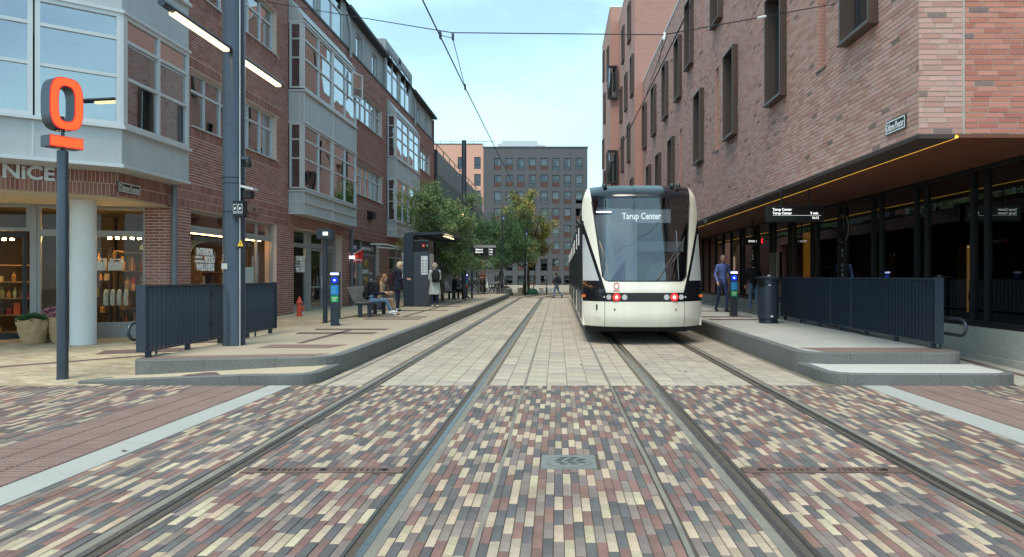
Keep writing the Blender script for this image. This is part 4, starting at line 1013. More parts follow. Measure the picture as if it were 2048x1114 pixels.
# far block: dark grey with a peach wing
FY = 125; S = FY/1450
def fx(px): return (px-1115)*S
def fz(py): return HC+(552-py)*S
DB = thing('apartment_block', 'tall dark grey apartment block closing the street', 'building', (fx(1070), FY, -.4)); Fd = Frame((0, FY), (1, 0), (0, -1))
cols = [995+23.3*k for k in range(8)]; rws = [316+33.6*k for k in range(8)]
ops = [(fx(c-6.8), fx(c+6.8), fz(r+24), fz(r)) for c in cols for r in rws]
b = MB()
for c in wall_cells(fx(967), fx(1175), -.5, fz(296), ops): b.boxf(Fd, c[0], c[1], -.4, 0, c[2], c[3])
b.build('front_wall', 'darkwall', DB); MB().boxf(Fd, fx(967), fx(1175), -12, -1.6, -.5, fz(297)).build('core', 'room', DB); MB().boxf(Fd, fx(967)-.1, fx(1175)+.1, -.5, .06, fz(296), fz(293)).build('roof_edge', 'roof_dark', DB)
MB().boxf(Fd, fx(1175)-.4, fx(1175), -12, -.4, -.5, fz(297)).build('side_wall', 'darkwall', DB)
random.seed(21)
for i, o_ in enumerate(ops):
    u0, u1, z0, z1 = o_; f = MB(); n0 = -.25; t_ = .08
    rust = random.random() < .45; zm = z0+(z1-z0)*(.38 if rust else .3)
    f.boxf(Fd, u0, u1, n0, n0+.1, z0, z0+t_); f.boxf(Fd, u0, u1, n0, n0+.1, z1-t_, z1); f.boxf(Fd, u0, u0+t_, n0, n0+.1, z0, z1); f.boxf(Fd, u1-t_, u1, n0, n0+.1, z0, z1); f.boxf(Fd, u0, u1, n0, n0+.1, zm-.04, zm+.04)
    w_ = f.build('window', 'winframe', DB); MB().boxf(Fd, u0+.05, u1-.05, n0+.04, n0+.05, zm, z1-.05).build('pane', 'glassF', w_)
    if rust: MB().boxf(Fd, u0+.05, u1-.05, n0+.04, n0+.12, z0+.05, zm).build('rust_panel', 'winred', w_)
    else: MB().boxf(Fd, u0+.05, u1-.05, n0+.04, n0+.05, z0+.05, zm).build('pane', 'glassF', w_)
    q = random.random()
    if q < .9:
        a = u0+.05 if q < .4 else u0+(u1-u0)*random.uniform(.4, .65); lo_ = zm+.02 if random.random() < .6 else zm+(z1-zm)*.45
        MB().boxf(Fd, a, u1-.05, n0-.12, n0-.1, lo_, z1-.06).build('blind', 'curtain', w_)
# air duct on the roof
t = thing('roof_duct', 'pale metal ventilation duct on the roof of the dark apartment block', 'duct', (fx(1035), FY+2, fz(296))); Fq = Frame((0, FY+2), (1, 0), (0, -1))
MB().boxf(Fq, fx(1003), fx(1075), -1, 1, fz(297), fz(279)).build('duct', 'alu', t); MB().boxf(Fq, fx(994), fx(1003), -.6, .6, fz(292), fz(284)).build('elbow', 'alu', t); MB().boxf(Fq, fx(1075), fx(1090), -.6, .6, fz(295), fz(287)).build('elbow', 'alu', t)
for p_ in (1015, 1030, 1045, 1060): MB().boxf(Fq, fx(p_)-.05, fx(p_)+.05, -1.03, 1.03, fz(297), fz(278)).build('flange', 'alu', t)
PB = thing('peach_block', 'peach rendered block beside the dark apartment block', 'building', (fx(915), FY, -.4))
pops = [(fx(c-6.5), fx(c+6.5), fz(r+24), fz(r)) for c in (922, 955) for r in (314, 348, 381, 415)]
b = MB()
for c in wall_cells(fx(860), fx(967)-.01, -.5, fz(289), pops): b.boxf(Fd, c[0], c[1], -.4, .05, c[2], c[3])
b.build('front_wall', 'peach', PB); MB().boxf(Fd, fx(860), fx(967)-.02, -11, -1.6, -.5, fz(290)).build('core', 'room', PB); MB().boxf(Fd, fx(860), fx(967)-.15, -.5, .1, fz(289), fz(287)).build('roof_edge', 'roof_dark', PB)
for u0, u1, z0, z1 in pops:
    f = MB(); f.boxf(Fd, u0, u1, -.25, -.15, z0, z0+.08); f.boxf(Fd, u0, u1, -.25, -.15, z1-.08, z1); f.boxf(Fd, u0, u0+.08, -.25, -.15, z0, z1); f.boxf(Fd, u1-.08, u1, -.25, -.15, z0, z1); f.boxf(Fd, u0, u1, -.25, -.15, z0+.75, z0+.83)
    w_ = f.build('window', 'winframe', PB); MB().boxf(Fd, u0+.05, u1-.05, -.21, -.2, z0+.05, z1-.05).build('pane', 'glassF', w_)
rr = thing('roof_railing', 'thin roof railing on top of the peach block', 'railing', (fx(915), FY, fz(289))); MB().tube([(fx(870), FY+.6, fz(281)), (fx(990), FY+.6, fz(282))], .04, 6).build('rail', 'wire', rr)
for p_ in range(880, 990, 22): MB().cyl((fx(p_), FY+.6, fz(290)), (fx(p_), FY+.6, fz(281)), .04, n=6).build('post', 'wire', rr)
# low walls before the block
for k, (a, c_, lab) in enumerate(((1035, 1050, 'low concrete kerb wall left of the young tree'), (1078, 1087, 'short white wall piece right of the young tree'), (1095, 1108, 'low white wall piece behind the crossing pedestrian'))):
    y = 66; MB_ = MB().box((a-1115)*y/1450, (c_-1115)*y/1450, y, y+.4, -.05, .42).build('low_wall', 'white' if k else 'concrete_worn', bevel=.02); tag(MB_, lab, 'wall', 'low walls')
# ================================================================ TRAM
T = thing('tram', 'cream and black tram seen from behind, showing Tarup Center on its display', 'tram', (1.89, 15.55, 0), R(-.35))
def W_(z): return 1.33 if z < 3.05 else 1.33-.15*((z-3.05)/.55)**2
def lean(z):
    if z < .7: return .10*((.7-z)/.3)**2
    if z < 1.2: return 0
    if z < 3.24: return .62*((z-1.2)/2.04)**1.15
    return .62+.5*((z-3.24)/.36)**1.9
def yS(x, z): return .72*(min(abs(x), 1.33)/1.33)**3.4+lean(z)
w1 = lambda z: .905+.215*(z-1.45)/1.8 if z > 1.55 else .925-.12*((1.55-z)/.17)**2
w2 = lambda z: min(W_(z), .83+.295*(z-1.12))
def patch(name, xa, xb, z0, z1, m, par=T, nx=14, nz=14, off=0, smooth=True):
    rows_ = []
    for j in range(nz+1):
        z = z0+(z1-z0)*j/nz; a, b_ = xa(z), xb(z); rows_.append([(a+(b_-a)*i/nx, yS(a+(b_-a)*i/nx, z)+off, z) for i in range(nx+1)])
    return MB().grid(rows_).build(name, m, par, smooth=smooth, world=False, auto=False)
K = lambda v: (lambda z: v)
neg = lambda f: (lambda z: -f(z))
tr_gap = .006
patch('lower_panel', K(-.86), K(.86), .40, .945, 'tram_white'); patch('corner_panel', lambda z: -W_(z), K(-.87), .40, .945, 'tram_white'); patch('corner_panel', K(.87), W_, .40, .945, 'tram_white')
patch('lamp_band', neg(W_), W_, .952, 1.14, 'tram_black', nx=30)
patch('lower_gap', neg(W_), W_, .38, 1.0, 'black', nx=24, off=.02)
patch('chin', neg(w2), w2, 1.14, 1.385, 'tram_white', nx=24)
ws = patch('rear_screen', neg(w1), w1, 1.385, 3.24, 'glassT', nx=24, nz=24)
for s in (-1, 1):
    f1 = (lambda z: -w2(z)) if s < 0 else w1; f2 = (lambda z: -w1(z)) if s < 0 else w2
    patch('screen_pillar', f1, f2, 1.38, 3.56, 'tram_white', nx=6, nz=30)
    g1 = (lambda z: -W_(z)) if s < 0 else w2; g2 = (lambda z: -w2(z)) if s < 0 else W_
    patch('corner_shell', g1, g2, 1.14, 2.9, 'tram_black', nx=8, nz=24)
    h1 = (lambda z: -1.325) if s < 0 else (lambda z: w2(z)+.07); h2 = (lambda z: -(w2(z)+.07)) if s < 0 else (lambda z: 1.325)
    patch('corner_window', h1, h2, 1.4, 2.45, 'tram_grey', nx=6, nz=12, off=-.006)  # opaque pale grey carries the sky reflection of the corner glass
    MB().tube([(s*w1(z)*1.0, yS(w1(z), z)-.004, z) for z in [1.4+.1*k for k in range(19)]], .012, 6).build('screen_seal', 'black', T, world=False)
patch('roof_front', neg(w1), w1, 3.24, 3.57, 'tram_black', nx=24, nz=8)
MB().tube([(x, yS(x, 1.39)-.003, 1.39) for x in [-.8+.1*k for k in range(17)]], .012, 6).build('screen_seal', 'black', T, world=False)
# body: sides, roof, underside, by module
ym = [(1.3, 7.2), (7.9, 13.6), (14.3, 20.0), (20.7, 26.4), (27.1, 31.0)]
def ring(b, y0, y1, x, z0, z1, th=.03):
    pass
for i, (a, c) in enumerate(ym):
    md = MB(); a_ = .72 if i == 0 else a
    for s in (-1, 1):
        md.cur = 0; md.box(min(s*1.33, s*1.28), max(s*1.33, s*1.28), a_, c, .40, 1.05)
        md.cur = 1; e0 = [.72+lean(z) if i == 0 else a for z in (1.05, 2.1, 3.08)]
        for za, zb, ea, eb in ((1.05, 2.1, e0[0], e0[1]), (2.1, 3.08, e0[1], e0[2])): md.hexa([(s*1.322, ea, za), (s*1.322, c, za), (s*1.28, c, za), (s*1.28, ea, za), (s*1.322, eb, zb), (s*1.322, c, zb), (s*1.28, c, zb), (s*1.28, eb, zb)], flip=s < 0)
        md.cur = 1; a3, a4 = (1.29, 1.62) if i == 0 else (a, a); md.hexa([(s*1.32, a3, 3.08), (s*1.32, c, 3.08), (s*1.2, c, 3.08), (s*1.2, a3, 3.08), (s*1.21, a4, 3.48), (s*1.21, c, 3.48), (s*1.08, c, 3.48), (s*1.08, a4, 3.48)], flip=s < 0)
    md.cur = 2; md.box(-1.15, 1.15, 1.75 if i == 0 else a, c, 3.40, 3.54)
    md.cur = 3; md.box(-1.27, 1.27, max(a_, 1.0), c, .26, .42)
    md.build('car_module', ['tram_white', 'tram_side', 'roof_dark', 'black'], T, world=False)
    if i < 4: MB().box(-1.2, 1.2, c+.001, ym[i+1][0]-.001, .45, 3.35).build('gangway', 'rail_dark', T, world=False)
    y = a+.5 if i else 1.9
    while y < c-1.6:
        d = MB(); x0, x1 = -1.345, -1.325
        d.box(x0, x1, y, y+.05, .48, 2.95); d.box(x0, x1, y+1.25, y+1.3, .48, 2.95); d.box(x0, x1, y+.05, y+1.25, 2.88, 2.95); d.box(x0, x1, y+.62, y+.68, .48, 2.88)
        do = d.build('door', 'tram_grey' if False else 'black', T, world=False); MB().box(-1.338, -1.326, y+.05, y+.62, .5, 1.15).build('door_panel', 'tram_grey', do, world=False); MB().box(-1.338, -1.326, y+.68, y+1.25, .5, 1.15).build('door_panel', 'tram_grey', do, world=False)
        MB().box(-1.37, -1.335, y+1.45, y+1.6, 2.3, 2.75).build('sensor_box', 'white', T, world=False)
        y += 2.75
    MB().box(-.9, .9, a+1.6, c-.8, 3.54, 3.66).build('roof_unit', 'roof_dark', T, world=False)
for x, y in ((-.82, 1.05), (.72, 1.0), (.86, 1.0)):
    MB().lathe([(.05, 0), (.055, .03), (.04, .07), (.02, .09)], (x, y, 3.53), 14).build('roof_lamp', mat('teal lamp %g' % x, (44, 62, 62), .3), T, world=False, smooth=True)
for y in (3.0, 4.9, 17, 19):
    for s in (-1, 1):
        w_ = MB().cyl((s*.68, y, .3), (s*.80, y, .3), .3, n=24).build('wheel', 'rail_dark', T, world=False, smooth=True)
MB().box(-1.1, 1.1, 1.2, 1.6, .22, .42).build('underframe', 'black', T, world=False)
# side mirrors / cameras
for s in (-1, 1): MB().tube([(s*1.3, .95, 2.72), (s*1.42, .9, 2.76), (s*1.44, .72, 2.72), (s*1.40, .66, 2.66)], [.02, .035, .05, .03], 8).build('camera_arm', 'black', T, world=False, smooth=True)
# lamps, logo, fittings
def onface(x, z, o=-.006): return Vector((x, yS(x, z)+o, z))
for s in (-1, 1):
    p = onface(s*.62, 1.045); l_ = MB().cyl(p, p+Vector((0, -.02, 0)), .078, n=24).build('tail_lamp', 'tail', T, world=False); MB().cyl(p+Vector((0, -.021, 0)), p+Vector((0, -.024, 0)), .03, n=16).build('lamp_core', 'tail_core', l_, world=False)
    MB().tube([p+Vector((.085*math.cos(t), -.006, .085*math.sin(t))) for t in [k*math.pi/12 for k in range(24)]], .009, 6, True).build('lamp_rim', 'rail_dark', l_, world=False)
    for dx, r in ((.16, .055), (-.17, .058), (.26, .02)):
        p = onface(s*(.62+dx), 1.045); MB().cyl(p, p+Vector((0, -.015, 0)), r, n=18).build('lamp', 'lens' if dx > 0 else 'tram_grey', T, world=False)
    p = onface(s*1.29, 1.06); MB().box(p.x-.045, p.x+.045, p.y-.02, p.y+.02, 1.03, 1.09).build('side_reflector', 'orange', T, world=False)
    p = onface(s*.66, .78); MB().cyl(p, p+Vector((0, -.01, 0)), .018, n=10).build('socket', 'black', T, world=False)
p = onface(-1.03, .82); MB().box(p.x-.02, p.x+.02, p.y-.008, p.y+.01, .76, .88).build('keyhole', 'black', T, world=False)
p = onface(-1.03, .6); text('number', '01-1', (p.x-.08, p.y-.004, .56), .1, mat('faint number', (190, 190, 182), .5), T, R(-20), world=False)
redl = mat('red logo', (190, 52, 52), .4)
MB().tube([onface(-.62+.05*math.copysign(abs(math.cos(t))**.7, math.cos(t)), 1.285+.062*math.copysign(abs(math.sin(t))**.7, math.sin(t))) for t in [k*math.pi/12 for k in range(24)]], .009, 6, True).build('logo_ring', redl, T, world=False)
MB().tube([onface(-.685, 1.185), onface(-.555, 1.185)], .009, 6).build('logo_bar', redl, T, world=False)
# wiper
MB().tube([onface(.28, 1.42, -.03), onface(.62, 1.95, -.03), onface(.93, 2.35, -.03)], .011, 6).build('wiper', 'black', T, world=False); MB().tube([onface(.22, 1.4, -.025), onface(.78, 2.0, -.02)], .014, 6).build('wiper', 'black', T, world=False)
MB().tube([onface(.74, 1.42, .05), onface(.74, 2.5, .05)], .012, 6).build('grab_bar', 'tram_grey', T, world=False)
# inside: display, bulkheads, desk, added fill light
dsp = MB().box(-.68, .66, .80, .86, 2.70, 3.0).build('destination_display', mat('display grey', (92, 98, 100), .4, emis=(110, 118, 120), es=.35), T, world=False)
text('display_text', 'Tarup Center', (-.44, .79, 2.785), .2, 'white_text', dsp, 0, bold=.004, world=False, width=.88, ext=.002)
MB().box(-1.25, -.02, 1.65, 1.7, .5, 2.95).build('bulkhead', 'tram_pale', T, world=False); MB().box(-.02, 1.25, 2.4, 2.45, .5, 2.95).build('bulkhead', 'tram_dim', T, world=False)  # left half pale in place of the sky mirrored in the rear screen
MB().box(.02, 1.2, 2.3, 2.36, 2.1, 2.35).build('window_blind', 'tram_pale', T, world=False)
MB().box(-1.0, 1.0, .9, 2.4, 3.04, 3.06).build('cab_ceiling', 'tram_dim', T, world=False); MB().box(-1.2, 1.2, .8, 2.4, .5, .55).build('cab_floor', 'tram_dim', T, world=False)
MB().box(-1.0, -.2, 1.2, 1.28, 2.97, 3.0).build('cab_fill', emit('cab fill', (235, 240, 245), 2.5), T, world=False)  # glowing strip added to brighten the pale bulkhead
dk = MB(); dk.grid([[(.0+.85*i/8, .42+.15*j/3+(abs(i-4)/4)**2*.05, 1.2+(.62*(1-(abs(i-4)/4)**3))*(j/3)) for i in range(9)] for j in range(4)]); dk.box(-.8, .8, .4, .9, .55, 1.36); dk.build('desk', 'tram_dim', T, world=False)
MB().lathe([(.22, 0), (.25, .35), (.24, .6), (.12, .75), (.1, .8), (.13, .85), (.12, 1.0), (.05, 1.08)], (.45, 1.15, 1.0), 16, 1, .5).build('seat', 'black', T, world=False, smooth=True)
cp = MB(); P3 = [onface(-.74, 1.405, .02), onface(-.42, 1.405, .02), onface(-.42, 1.86, .02)]; P4 = [p_+Vector((0, .03, 0)) for p_ in P3]; cp.v = [tuple(p_) for p_ in P3+P4]
for q in ((0, 1, 2), (3, 5, 4), (0, 3, 4, 1), (1, 4, 5, 2), (2, 5, 3, 0)): cp.face(q)
cp.build('sun_screen', 'tram_black', T, world=False)

# ================================================================ STREET FURNITURE
def fence(label, x, y0, y1, zb, h_, side):
    t = thing('platform_fence', label, 'fence', (x, y0, zb), 0, 'platform fences'); n = int((y1-y0)/.122); ph = (y1-y0)/n
    sm = MB().box(-.034, .034, -.007, .007, .12, h_-.01).mesh('slat', 'steel_dark')
    for k in range(n+1):
        o = put('slat', sm, t, world=False); o.location = (0, .02+k*ph*.995, 0)
    for z in (.1, h_-.02): MB().box(-.045, .045, 0, y1-y0+.01, z-.012, z+.012).build('rail', 'steel_dark', t, world=False)
    for y in (-.012, y1-y0+.01): MB().box(-.07, .07, y-.006, y+.006, .09, h_).build('end_plate', 'steel_dark', t, world=False)
    k = max(3, int((y1-y0)/1.25))
    for i in range(k+1):
        y = .18+(y1-y0-.36)*i/k; MB().box(-.035, .035, y-.03, y+.03, -.01, .1).build('foot', 'steel_dark', t, world=False)
    for i in (.42, .56):
        for z in (.35, h_-.22): MB().box(side*.036-.02, side*.036+.02, (y1-y0)*i-.02, (y1-y0)*i+.02, z, z+.04).build('hinge', 'black', t, world=False)
        MB().box(side*.04-.006, side*.04+.006, (y1-y0)*i-.03, (y1-y0)*i+.03, .1, h_).build('leaf_edge', 'steel_dark', t, world=False)
fence('dark slatted steel fence on the left platform, behind the tall mast', -6.17, 10.75, 15.75, PZL, 1.09, 1)
fence('long dark slatted steel fence on the right platform by the litter bin', 6.1, 11.6, 19.6, PZR, 1.15, -1)
def loop_rail(label, x, y0, y1, z, s):
    t = thing('handrail', label, 'handrail', (x, y0, z), 0, 'ramp handrails'); P = []
    for k in range(9): a = math.pi/2+math.pi*k/8; P.append((0, .16*math.cos(a)*1.0, .56+.13*math.sin(a)))
    MB().tube([(0, y1-y0, .69)]+P+[(0, y1-y0, .43)], .026, 10).build('rail', 'mast', t, world=False, smooth=True)
    for y in (.6, y1-y0-.2): MB().cyl((0, y, 0), (0, y, .45), .02).build('post', 'mast', t, world=False); MB().cyl((0, y, .43), (s*.12, y, .43), .012).build('bracket', 'mast', t, world=False)
loop_rail('looped dark tube handrail behind the left platform fence', -6.42, 11.0, 15.6, .1, 1)
loop_rail('looped dark tube handrail behind the right platform fence', 6.42, 11.55, 19, .12, -1)

# tall lighting mast
t = thing('lighting_mast', 'thick dark steel mast with two glowing tube lights on the left platform', 'mast', (-5.73, 12.84, PZL)); bx, by = -5.73, 12.84
MB().lathe([(.195, 0), (.195, .03), (.187, .05), (.186, 13)], (bx, by, PZL), 36).build('shaft', 'mast', t, smooth=True)
for z in (3.12, 3.22, 2.62): MB().lathe([(.189, 0), (.1905, .004), (.1905, .012), (.189, .016)], (bx, by, z), 36).build('seam_ring', 'black', t, smooth=True)
MB().box(bx+.15, bx+.165, by-.125, by-.11, PZL, 12).build('cable_strip', 'tram_grey', t)
for a, c, e0, e1 in ((10.45, 12.62, 10.75, 12.5), (13.05, 15.0, 13.15, 14.85)):
    la = MB().cyl((bx+.02, a, 5.45), (bx+.02, c, 5.45), .055, n=14).build('lamp_tube', 'steel_dark', t, smooth=True); MB().box(bx-.03, bx+.07, e0, e1, 5.375, 5.42).build('light_strip', 'lamp', la)
p_ = MB().box(bx+.12, bx+.32, by-.33, by-.19, 2.52, 2.80).build('pictogram_box', 'black', t, bevel=.01)
for k in (0, 1):
    x0 = bx+.135+k*.085; MB().box(x0, x0+.072, by-.335, by-.331, 2.58, 2.74).build('pictogram_frame', 'white_print', p_); MB().box(x0+.006, x0+.066, by-.338, by-.336, 2.588, 2.732).build('pictogram_field', 'black', p_)
    b = MB(); b.box(x0+.014, x0+.058, by-.341, by-.339, 2.60, 2.61); b.hexa([(x0+.02, by-.341, 2.64), (x0+.05, by-.341, 2.66), (x0+.05, by-.339, 2.66), (x0+.02, by-.339, 2.64), (x0+.02, by-.341, 2.67), (x0+.04, by-.341, 2.70), (x0+.04, by-.339, 2.70), (x0+.02, by-.339, 2.67)]); b.build('pictogram', 'white_print', p_)
b = MB(); b.prism([(0, 0), (.1, 0), (.05, .115)], 0, .012); me = b.mesh('warning_plate', 'yellow'); me.transform(Matrix.Translation((bx+.16, by-.21, 2.02)) @ Matrix.Rotation(R(90), 4, 'X')); put('warning_plate', me, t)
wt = MB().box(bx+.205, bx+.215, by-.226, by-.222, 2.045, 2.085).build('warning_mark', 'black', t)
MB().box(bx+.155, bx+.265, by-.21, by-.19, 1.98, 2.018).build('plate_base', 'black', t)
MB().box(bx-.13, bx-.03, by-.196, by-.182, 1.62, 1.72).build('sticker', mat('faded sticker', (178, 176, 168), .7), t)
MB().lathe([(.055, 0), (.06, .05), (.05, .12), (.02, .15)], (bx+.27, by-.05, 3.42), 16).build('camera_dome', 'black', t, smooth=True); MB().box(bx+.17, bx+.3, by-.1, by, 3.55, 3.6).build('camera_bracket', 'mast', t)
MB().box(bx+.2, bx+.36, by-.12, by+.02, 2.86, 3.0).build('camera_housing', 'black', t, bevel=.015); MB().hexa([(bx+.17, by-.14, 3.06), (bx+.42, by-.2, 3.0), (bx+.42, by+.02, 3.0), (bx+.17, by+.04, 3.06), (bx+.17, by-.14, 3.1), (bx+.42, by-.2, 3.04), (bx+.42, by+.02, 3.04), (bx+.17, by+.04, 3.1)]).build('camera_shade', 'tram_grey', t)
# second mast further along
t = thing('lighting_mast', 'slim dark mast with two lit lamps rising behind the shelter', 'mast', (-4.95, 38.4, PZL)); MB().lathe([(.13, 0), (.125, 8.4)], (-4.95, 38.4, PZL), 24).build('shaft', 'mast', t, smooth=True)
for a, c in ((37.0, 38.2), (38.6, 39.8)):
    la = MB().cyl((-4.95, a-.1, 4.75), (-4.95, c+.1, 4.75), .06, n=12).build('lamp_tube', 'steel_dark', t, smooth=True); MB().box(-5.03, -4.87, a, c, 4.64, 4.71).build('light_strip', 'lamp', la)

# lit zero-and-bar sign on a pole
SX, SY = -7.14, 10.46; sz = zs(SY); t = thing('stop_sign_post', 'lit orange O and bar tram stop sign on a slim grey pole', 'sign post', (SX, SY, sz)); RZ = R(61); cz, sn = math.cos(RZ), math.sin(RZ)
MB().lathe([(.085, 0), (.075, .01), (.072, 3.29), (.05, 3.3)], (SX, SY, sz), 24).build('pole', 'mast', t, smooth=True); MB().cyl((SX, SY, 3.28), (SX, SY, 3.8), .024).build('neck', 'mast', t)
def sg(u, n, z): return (SX+u*cz+n*sn, SY+u*sn-n*cz, z)
def sup(a, rx, rz): return rx*math.copysign(abs(math.cos(a))**.62, math.cos(a)), rz*math.copysign(abs(math.sin(a))**.62, math.sin(a))
n = 56; zc = 3.97; b = MB(); fr_, fi_, bk, bi, rm = [], [], [], [], []
D0, D1 = .11, -.13
for k in range(n):
    a = 2*math.pi*k/n; x, z = sup(a, .225, .375); xi, zi = sup(a, .105, .25)
    for l_, q, d in ((fr_, (x, z), D0), (fi_, (xi, zi), D0), (bk, (x, z), D1), (bi, (xi, zi), D1)): l_.append(sg(q[0], d, zc+q[1]))
b.v = fr_+fi_+bk+bi
for k in range(n):
    k2 = (k+1) % n
    b.cur = 0; b.face((k, k2, 2*n+k2, 2*n+k)); b.face((n+k, 3*n+k, 3*n+k2, n+k2)); b.face((2*n+k, 2*n+k2, 3*n+k2, 3*n+k))
    b.cur = 1; b.face((k, n+k, n+k2, k2))
so_ = b.build('ring', ['mast', 'redrim'], t, smooth=True)
b = MB(); b.v = []
for k in range(n):
    a = 2*math.pi*k/n; x, z = sup(a, .215, .365); xi, zi = sup(a, .115, .26); b.v += [sg(x, D0+.004, zc+z), sg(xi, D0+.004, zc+zi)]
for k in range(n): b.face((2*k, 2*k+1, (2*k+3) % (2*n), (2*k+2) % (2*n)))
b.build('lit_face', 'redsign', t)
Fg = Frame((SX, SY), (cz, sn), (sn, -cz))
MB().boxf(Fg, -.225, .225, D1, D0, 3.34, 3.50).build('bar', 'mast', t); MB().boxf(Fg, -.225, .225, D0+.001, D0+.003, 3.34, 3.50).build('bar_rim', 'redrim', t); MB().boxf(Fg, -.215, .215, D0+.004, D0+.006, 3.351, 3.489).build('bar_face', 'redsign', t)

# card reader posts
def reader(label, x, y, z, near=True):
    t = thing('card_reader', label, 'card reader', (x, y, z), 0, 'card readers'); MB().box(-.105, .105, -.08, .08, 0, 1.32).build('body', 'steel_dark', t, world=False, bevel=.012)
    MB().box(-.1, .1, -.088, -.079, 1.25, 1.30).build('light_bar', emit('reader lamp %g' % y, (190, 205, 255), 1.6), t, world=False); MB().cyl((0, -.082, 1.12), (0, -.09, 1.12), .075, n=20).build('target_disc', 'bluescreen', t, world=False)
    MB().cyl((0, -.0905, 1.12), (0, -.092, 1.12), .026, n=12).build('disc_mark', 'white_text', t, world=False)
    MB().box(-.095, .095, -.085, -.079, .76, 1.0).build('blue_label', 'cyanlabel', t, world=False); MB().box(-.09, .09, -.086, -.079, .58, .74).build('green_label' if near else 'red_label', 'greenlabel' if near else 'red', t, world=False)
    if near:
        text('label_text', 'Check', (-.06, -.088, .665), .05, 'white_print', t, 0, world=False, bold=.002); text('label_text', 'ind', (-.035, -.088, .61), .05, 'white_print', t, 0, world=False, bold=.002)
        b = MB()
        for k in range(4): b.box(-.07, .03+.01*(k % 2), -.0875, -.0855, .80+.045*k, .812+.045*k)
        b.build('label_lines', mat('label lines %g' % y, (120, 190, 235), .5), t, world=False)
    MB().box(.1, .125, -.05, .0, .05, .16).build('lock', 'alu', t, world=False)
reader('blue-lit card reader post on the left platform beside the black info post', -5.48, 17.9, PZL); reader('blue-lit card reader post beside the grey litter bin', 5.17, 21.3, PZR); reader('distant blue and red lit card reader beyond the shelter bench', -5.38, 42.6, PZL, False)
# info post
t = thing('info_post', 'black post with a small lit sign box, in front of the shop door', 'info post', (-6.04, 18.85, PZL)); MB().cyl((-6.04, 18.85, PZL), (-6.04, 18.85, 2.5), .06, n=16).build('pole', 'steel_dark', t, smooth=True)
bx_ = MB().box(-6.22, -5.82, 18.72, 18.95, 2.46, 2.72).build('sign_box', 'steel_dark', t, bevel=.01); MB().box(-6.06, -5.93, 18.712, 18.718, 2.55, 2.64).build('sign_panel', emit('small sign', (225, 232, 220), .9), t); text('sign_text', 'SPOR 2', (-6.055, 18.71, 2.575), .04, 'black', t, 0)
# hydrant
t = thing('hydrant', 'small red hydrant at the foot of the brick pillar', 'hydrant', (-7.85, 22.05, .28)); MB().lathe([(.1, 0), (.1, .03), (.075, .04), (.075, .38), (.1, .39), (.1, .42), (.085, .43), (.03, .56), (.02, .6)], (-7.85, 22.05, .28), 20).build('barrel', 'hydrant', t, smooth=True)
MB().cyl((-7.85, 22.05, .5), (-7.7, 22.0, .5), .045).build('outlet', 'hydrant', t, smooth=True); MB().tube([(-7.7, 22, .5), (-7.69, 22, .56), (-7.69, 22, .62)], .012).build('cap_chain', 'hydrant', t)
# litter bin
def bin_(label, x, y, z, r, h_, m):
    t = thing('litter_bin', label, 'litter bin', (x, y, z), R(-20), 'litter bins'); MB().lathe([(r*.86, 0), (r*.86, .1), (r*.84, .11), (r*.97, .12), (r*.97, h_*.93), (r*.9, h_*.935)], (0, 0, 0), 36).build('body', m, t, world=False, smooth=True)
    MB().lathe([(r*1.12, h_*.95), (r*1.15, h_*.965), (r*1.14, h_*.985), (r*.3, h_)], (0, 0, 0), 36).build('lid', m, t, world=False, smooth=True)
    b = MB(); rows_ = []
    for j in range(5):
        zz = h_*(.78+.12*j/4); hw = .5*math.sin(math.pi*(j+.5)/5)+.18; rows_.append([(r*.985*math.cos(R(235)+hw*(i/6*2-1)*.9), r*.985*math.sin(R(235)+hw*(i/6*2-1)*.9), zz) for i in range(7)])
    b.grid(rows_); b.build('mouth', 'black', t, world=False)
    MB().lathe([(.05, 0), (.045, .03), (.02, .035)], (0.02, 0, h_*.995), 14).build('ashtray', 'alu', t, world=False, smooth=True); MB().box(.1*r, .3*r, -r*.995, -r*.965, h_*.80, h_*.82).build('lock', 'alu', t, world=False); MB().box(.3*r, .5*r, -r*.92, -r*.88, .16, .2).build('maker_plate', 'white_print', t, world=False)
bin_('round dark grey litter bin standing at the right fence end', 5.26, 18.1, PZR, .265, 1.17, 'steel_dark')
bin_('blue grey litter bin behind the bench with the two seated women', -6.55, 26.2, .28, .34, 1.05, mat('blue grey bin', (66, 78, 88), .5, 0, (3, .1)))

# departure display hanging under the soffit
t = thing('departure_display', 'black departure display under the overhang reading Tarup Center 9 min', 'display', (5.25, 16.0, 2.7)); MB().box(4.62, 5.86, 15.92, 16.12, 2.70, 3.05).build('case', 'black', t, bevel=.012); MB().box(4.66, 5.82, 15.912, 15.918, 2.73, 3.02).build('screen', mat('screen black', (8, 9, 10), .25), t)
for s_, x, z in (('Tarup Center', 4.72, 2.935), ('Tarup Center', 4.72, 2.855)): text('display_text', s_, (x, 15.908, z), .075, 'white_text', t, 0, ext=.001, bold=.002)
text('display_text', '9 min', (5.55, 15.908, 2.855), .075, 'white_text', t, 0, ext=.001, bold=.002); text('display_text', '16:12', (5.58, 15.908, 2.755), .07, 'white_text', t, 0, ext=.001, bold=.0015); MB().box(4.72, 5.78, 15.908, 15.911, 2.828, 2.832).build('rule', 'white_text', t)
for x in (4.95, 5.55): MB().cyl((x, 16.02, 3.04), (x, 16.02, ZS-.03), .02).build('hanger', 'black', t)
